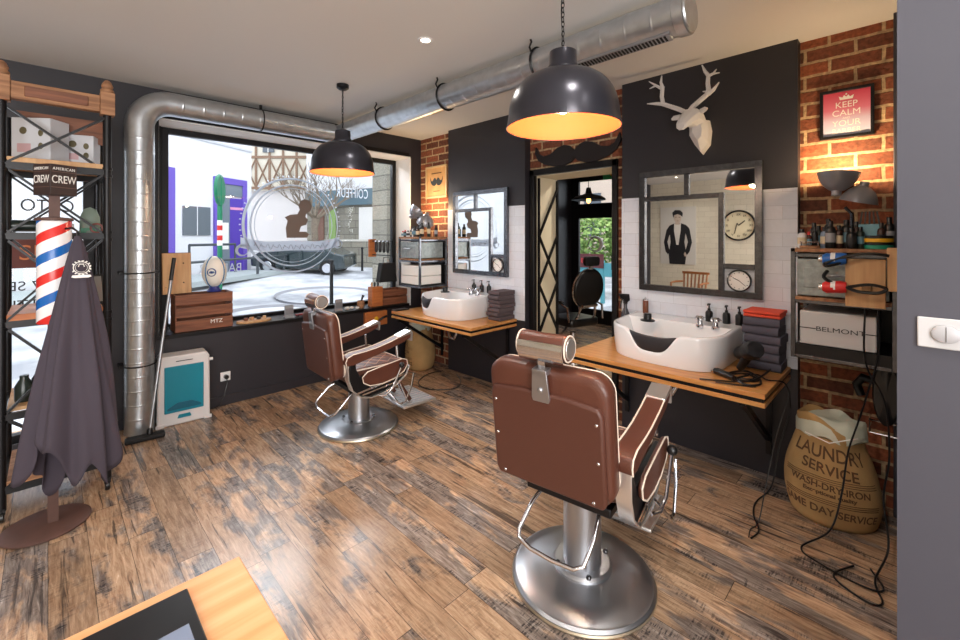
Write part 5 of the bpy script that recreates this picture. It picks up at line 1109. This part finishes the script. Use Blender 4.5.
t = thing('factory_pendant', 'flat black factory pendant with a clear bulb hanging in the back room', 'pendant lamp', (5.85, 3.5, 2.15))
B().lathe([(.03, .19), (.035, .18), (.05, .10), (.09, .085), (.20, .055), (.25, .02), (.255, 0), (.25, 0), (.19, .045), (.03, .08)], n=40, cap=False).build('shade', BLK, t); B().cyl((0, 0, .19), (0, 0, .57), .005, 8).build('cable', BLK, t); B().ball((0, 0, .0), (.035, .035, .05)).build('bulb', mat('dim_bulb', (255, 200, 120), .3, emit=(255, 190, 100), es=4), t)
t = thing('exit_sign', 'green and white exit sign hanging from the back room ceiling', 'sign', (5.6, 2.98, 2.46))
B().box(-.02, .02, -.13, .13, -.06, .06).build('sign_box', mat('exit_green', (40, 150, 90), .4), t, bev=.003); b = B(); b.prism([(-.09, -.012), (-.02, -.012), (-.02, -.035), (.02, 0), (-.02, .035), (-.02, .012), (-.09, .012)], 'yz', -.022, -.0205); b.build('arrow', YEL, t); B().cyl((0, .1, .06), (0, .1, .26), .004, 6).build('hanger', BLK, t); B().cyl((0, -.1, .06), (0, -.1, .26), .004, 6).build('hanger', BLK, t)
# ---------------------------------------------------------------- the street outside the shop window
SL = .055
def gz(y): return SL*(y-5)-.05
b = B(); b.prism([(5.0, -.5), (45, -.5), (45, gz(45)), (5.0, gz(5))], 'yz', -14, 26); struct(b.build('ground_street', SNOWY, smooth=0))
b = B(); b.box(7.42, 26, -10, 4.99, -.2, -.03); struct(b.build('ground_garden', ASPH, smooth=0))
for k, (x, y, r_) in enumerate(((2.9, 8.2, .9), (4.6, 9.6, 1.1))):
    o = B().ring((0, 0, 0), r_, .06, 48, 4, 'xy', flat=.1).build('paving_circle', mat('grey_paving', (150, 150, 156), .8), None, loc=(x, y, gz(y)+.005), rot=(math.atan(SL), 0, 0)); tag(o, ['darker circle laid in the pale paving nearer the shop window', 'darker circle laid in the pale paving further up the street'][k], 'paving')
# white building with purple doors
t = thing('white_building', 'white rendered building with purple door frames across the street', 'building', (3.4, 14.4, .3), 30)
EXTW = mat('white_render', (226, 226, 230), .8)
B().box(-9, 1.45, 0, 5, -.4, 8).build('wall', EXTW, t, smooth=0)
B().box(-9, 1.45, -.04, 0, 4.0, 4.06).build('string_course', mat('grey_course', (196, 198, 204), .8), t)
b = B(); b.box(0, .16, -.08, 0, .2, 3.05); b.box(1.04, 1.2, -.08, 0, .2, 3.05); b.box(.16, 1.04, -.08, 0, 2.86, 3.05); fr = b.build('purple_door_frame', PURP, t, bev=.01)
B().box(.56, 1.04, -.05, 0, .2, 2.45).build('purple_door', mat('deep_purple_paint', (84, 60, 168), .5), t)
B().box(.16, .56, -.04, 0, .2, 2.45).build('glass_side_light', mat('dull_glass', (120, 130, 140), .1), t); B().box(.16, 1.04, -.04, 0, 2.5, 2.86).build('fanlight', MATS['dull_glass'], t); B().box(.2, .5, -.055, -.04, .9, 1.7).build('notice', PAPER, t)
B().box(.56, 1.04, -.06, -.05, 2.1, 2.18).build('pink_strip', mat('pink_paint', (226, 150, 190), .5), t)
w_ = B().box(-.97, -.12, -.04, 0, 1.32, 2.12).build('window', mat('dark_shop_window', (104, 112, 120), .15), t); B().box(-.56, -.54, -.05, -.04, 1.32, 2.12).build('mullion', EXTW, w_)
B().box(-1.60, -1.22, -.06, 0, .1, 3.1).build('purple_shutter', PURP, t)
# raised ramp with railing
t = thing('access_ramp', 'grey raised access ramp with a dark railing before the white building', 'ramp', (0, 0, 0))
poly = [(-3, 8.1), (1.74, 11.13), (5.5, 14.0), (4.9, 15.0), (3.4, 14.2), (-2, 11.2)]
B().prism(poly, 'xy', .42, .54).build('deck', mat('ramp_concrete', (170, 178, 178), .8), t, smooth=0); B().prism([(x*.98, y*1.01) for x, y in poly], 'xy', .2, .42).build('plinth', mat('ramp_plinth_grey', (110, 112, 112), .9), t, smooth=0)  # plinth below the deck is a darker grey
DG = mat('dark_grey_rail', (64, 70, 74), .5)
for s_ in (0, .32, .64, .93):
    x = 1.9+(5.4-1.9)*s_; y = 11.2+(13.9-11.2)*s_; B().cyl((x, y, .54), (x, y, 1.0), .035, 10).build('railing_post', DG, t)
B().cyl((1.9, 11.2, 1.0), (5.4, 13.9, 1.0), .03, 10).build('railing_top', DG, t)
B().cyl((2.6, 13.3, 1.36), (3.9, 14.1, 1.36), .035, 10).build('door_rail', DG, t)
for x, y in ((2.6, 13.3), (3.9, 14.1)): B().cyl((x, y, .54), (x, y, 1.36), .03, 8).build('railing_post', DG, t)
# green sign on a pole
t = thing('street_sign_pole', 'green round street sign on a green pole with red and white bands', 'street sign', (2.42, 9.75, gz(9.75)), 0)
z0 = gz(9.75)
B().cyl((0, 0, 0), (0, 0, 2.55), .045, 12).build('pole', GREEN, t)
for k in range(5): B().cyl((0, 0, 1.2+k*.1), (0, 0, 1.3+k*.1), .048, 12).build('band', RED if k % 2 else PAPER, t)
b = B(); b.lathe([(0, -.03), (.30, -.03), (.32, 0), (.30, .03), (0, .03)], n=36, rot=(0, R(90), 0)); b.build('sign_disc', GREEN, t, loc=(0, 0, 2.3), rot=(0, 0, R(-28)))
b = B(); b.box(-.05, -.035, -.2, .2, -.02, .02); b.box(-.05, -.035, -.02, .02, -.22, .22); b.build('sign_bracket', mat('pale_green', (120, 190, 150), .5), t, loc=(0, 0, 2.3), rot=(0, 0, R(-28)))
# half timbered house
t = thing('half_timbered_house', 'tall pale house with a brown timber lattice upper floor behind the tree', 'building', (9.0, 22.1, .9), -45)
B().box(-5.5, 4.2, 0, 6, -.6, 3.0).build('ground_floor_wall', mat('pale_pink_render', (220, 214, 212), .8), t, smooth=0); B().box(-5.5, 4.2, -.25, 6, 3.0, 9.5).build('upper_floor_wall', mat('cream_render', (216, 208, 192), .8), t, smooth=0)
TB = mat('brown_timber', (140, 112, 92), .8); b = B()
for k in range(15): x = -5.4+k*.68; b.box(x-.05, x+.05, -.30, -.25, 3.0, 9.4)
for z in (3.05, 4.6, 6.2, 7.8): b.box(-5.5, 4.2, -.31, -.25, z, z+.13)
for k in range(14):
    x = -5.4+k*.68
    for z in (3.15, 6.3): b.bar((x, -.28, z), (x+.68, -.28, z+1.45), .05, .07, (0, 1, 0)); b.bar((x+.68, -.28, z), (x, -.28, z+1.45), .05, .07, (0, 1, 0))
b.build('timber_lattice', TB, t, smooth=0)
for x in (-3.4, -1.36, .68, 2.72):
    wq = B().box(x-.28, x+.28, -.33, -.26, 4.9, 6.0).build('window', mat('house_window', (92, 98, 106), .2), t); B().box(x-.33, x+.33, -.35, -.33, 5.43, 5.47).box(x-.02, x+.02, -.35, -.33, 4.9, 6.0).build('glazing_bar', PAPER, wq)
# stone building with a shop fascia
t = thing('stone_shop', 'stone shop front with a blue grey fascia at the right of the street', 'building', (8.2, 17.6, .55), math.degrees(math.atan2(-4.0, 1.4)))
B().box(-.9, 6.5, 0, 1.5, -.4, 7.5).build('stone_wall', STONE, t, smooth=0)
B().box(-.9, 6.5, -.03, 0, 2.95, 7.5).build('upper_render', EXTW, t, smooth=0)
B().box(-.9, 6.5, -.12, -.03, 2.30, 2.92).build('fascia', mat('slate_blue_fascia', (96, 120, 132), .6), t)
for x0, x1, c_ in ((-.3, .1, mat('brown_door', (120, 84, 70), .6)), (.4, .75, mat('green_door', (140, 170, 100), .6)), (2.0, 2.7, PAPER), (3.9, 4.7, MATS['house_window'])): B().box(x0, x1, -.04, 0, .1, 2.2).build('shop_opening', c_, t)
t = thing('low_stone_wall', 'low pale stone wall in front of the stone shop', 'wall', (7.9, 14.6, .35), -52)
B().box(-1.0, 3.4, 0, .35, -.1, 1.05).build('wall_body', STONE, t, smooth=0); B().box(-1.05, 3.45, -.04, .39, 1.05, 1.12).build('coping', mat('coping_stone', (206, 202, 192), .8), t)
t = thing('stone_pillar', 'pale stone pillar close outside the right edge of the shop window', 'pillar', (4.62, 6.9, -.05), 0); B().box(-.17, .4, 0, .5, 0, 4.2).build('shaft', STONE, t, smooth=0); B().box(-.22, .45, -.05, .55, 0, .3).build('foot_course', STONE, t)
# tree with bare branches
random.seed(11)
t = thing('bare_tree', 'pollarded bare tree with many thin branches in front of the timbered house', 'tree', (7.0, 15.7, gz(15.7)))
b = B(); b.tube([(0, 0, 0), (.03, 0, .7), (0, 0, 1.35), (.05, 0, 1.7)], [.16, .12, .12, .16], 10); b.build('trunk', BARK, t)
tw = B()
def branch(p, d, l, r, depth, bb):
    q = p+d*l*.5+Vector((random.uniform(-.04, .04),)*3); e = p+d*l
    bb.tube([p, q, e], [r, r*.8, r*.6], 5)
    if depth:
        for k in range(3):
            nd = (d+Vector((random.uniform(-.75, .75), random.uniform(-.75, .75), random.uniform(-.1, .65)))).normalized(); branch(e, nd, l*random.uniform(.6, .85), r*.55, depth-1, bb)
for k in range(11):
    a = k*2*PI/11; d = Vector((math.cos(a)*.75, math.sin(a)*.75, random.uniform(.35, .9))).normalized(); bb = B(); branch(Vector((.04, 0, 1.65)), d, random.uniform(.7, 1.0), .045, 3, bb); bb.build('branch', BARK, t)
# parked car
t = thing('parked_car', 'teal grey car parked across the street behind the window logo', 'car', (5.35, 12.3, 0))
M_ = Matrix.Translation((5.95, 14.0, gz(14)-.02)) @ Matrix.Rotation(math.atan(SL), 4, 'X') @ Matrix.Rotation(R(-47), 4, 'Z') @ Matrix.Scale(.78, 4); t.matrix_world = M_; pass
CARP = mat('dark_teal_grey_paint', (42, 56, 60), .25, .3, coat=1)
b = B(); b.prism([(-1.9, .25), (-1.93, .6), (-1.6, .82), (-.95, .88), (-.45, 1.30), (.75, 1.34), (1.45, .92), (1.88, .84), (1.92, .3), (1.5, .22), (-1.5, .22)], 'xz', -.8, .8); b.build('car_body', CARP, t, bev=.06, seg=3)
for s in (-1, 1):
    b = B(); b.prism([(-.78, .92), (-.36, 1.24), (.15, 1.27), (.15, .92)], 'xz', s*.80, s*.806); b.build('side_window', MATS['house_window'], t); b = B(); b.prism([(.22, .92), (.22, 1.27), (.70, 1.27), (1.15, .94)], 'xz', s*.80, s*.806); b.build('side_window', MATS['house_window'], t)
    for x in (-1.2, 1.22):
        wh = B().lathe([(0, -.1), (.29, -.1), (.31, -.07), (.31, .07), (.29, .1), (0, .1)], (x, s*.76, .30), 24, (R(90), 0, 0)).build('wheel', BLKM, t); B().lathe([(0, -.11), (.18, -.11), (.19, -.1)], (x, s*.76, .30), 18, (R(90), 0, 0), sy=1).lathe([(0, .11), (.18, .11), (.19, .1)], (x, s*.76, .30), 18, (R(90), 0, 0)).build('hub_cap', CHROME, wh)
for k, (x, y, hh, lb) in enumerate(((4.18, 8.56, .95, 'black iron bollard on the pale paving nearest the window'), (7.6, 13.3, .8, 'black iron bollard before the low stone wall'))):
    t = thing('bollard', lb, 'bollard', (x, y, gz(y)), 0, 'bollards in the street'); B().lathe([(.05, 0), (.04, .03), (.033, hh-.06), (.045, hh-.05), (.045, hh), (0, hh+.02)], n=16).build('shaft', BLK, t)
# ---------------------------------------------------------------- garden beyond the back room
def bush(x, y, z, rx, ry, rz_, n, label, seed):
    random.seed(seed); t = thing('shrub', label, 'shrub', (x, y, 0), 0, 'shrubs beyond the back door'); b = B()
    for k in range(n):
        a, c_ = random.uniform(0, 2*PI), random.uniform(-1, 1); s_ = math.sqrt(1-c_*c_); q = random.uniform(.7, 1.05); p = Vector((rx*s_*math.cos(a)*q, ry*s_*math.sin(a)*q, z+rz_*c_*q))
        u = Vector((random.uniform(-1, 1), random.uniform(-1, 1), random.uniform(-1, 1))).normalized()*.09; v = u.orthogonal().normalized()*.05
        vs = [b.b.verts.new(p+k_) for k_ in (-u, v, u, -v)]; b._f(vs)
    b.build('foliage', LEAF, t, smooth=0); B().tube([(0, 0, -.03), (0, .03, z*.6), (.03, 0, z)], [.05, .04, .02], 8).build('stem', BARK, t)
bush(10.4, 6.1, 1.55, .7, .8, .75, 1300, 'green bush in the middle of the back door glass', 1); bush(10.8, 5.1, 1.7, .7, .7, .7, 1000, 'yellowish bush at the right of the back door glass', 2); bush(10.4, 7.3, 1.6, .7, .8, .8, 1000, 'green bush at the left of the back door glass', 3)
t = thing('garden_fence', 'teal garden fence carrying a dark red board beyond the back door', 'fence', (9.5, 5.6, 0)); B().box(-.03, .03, -2.4, 1.8, .62, .95).build('panel', mat('teal_fence', (80, 150, 160), .6), t)
for y in (-2.3, -.3, 1.7): B().box(-.04, .04, y-.04, y+.04, -.03, 1.0).build('post', mat('teal_fence', (80, 150, 160), .6), t)
bd = B().box(-.06, -.03, -.35, .35, .82, 1.16).build('board', mat('dark_red_board', (84, 26, 30), .5), t); text('BARBER', .16, RED, (-.062, 0, .99), FX, bd, sx=.95)
t = thing('garden_house', 'pale pinkish house wall beyond the garden bushes', 'building', (14.5, 7.5, 0)); B().box(0, 3, -6, 6, -.1, 6).build('wall', mat('warm_render', (206, 186, 170), .8), t, smooth=0)
for y in (-2.2, -.6, 1.0): B().box(-.04, 0, y-.35, y+.35, 1.6, 3.2).build('window', MATS['house_window'], t)
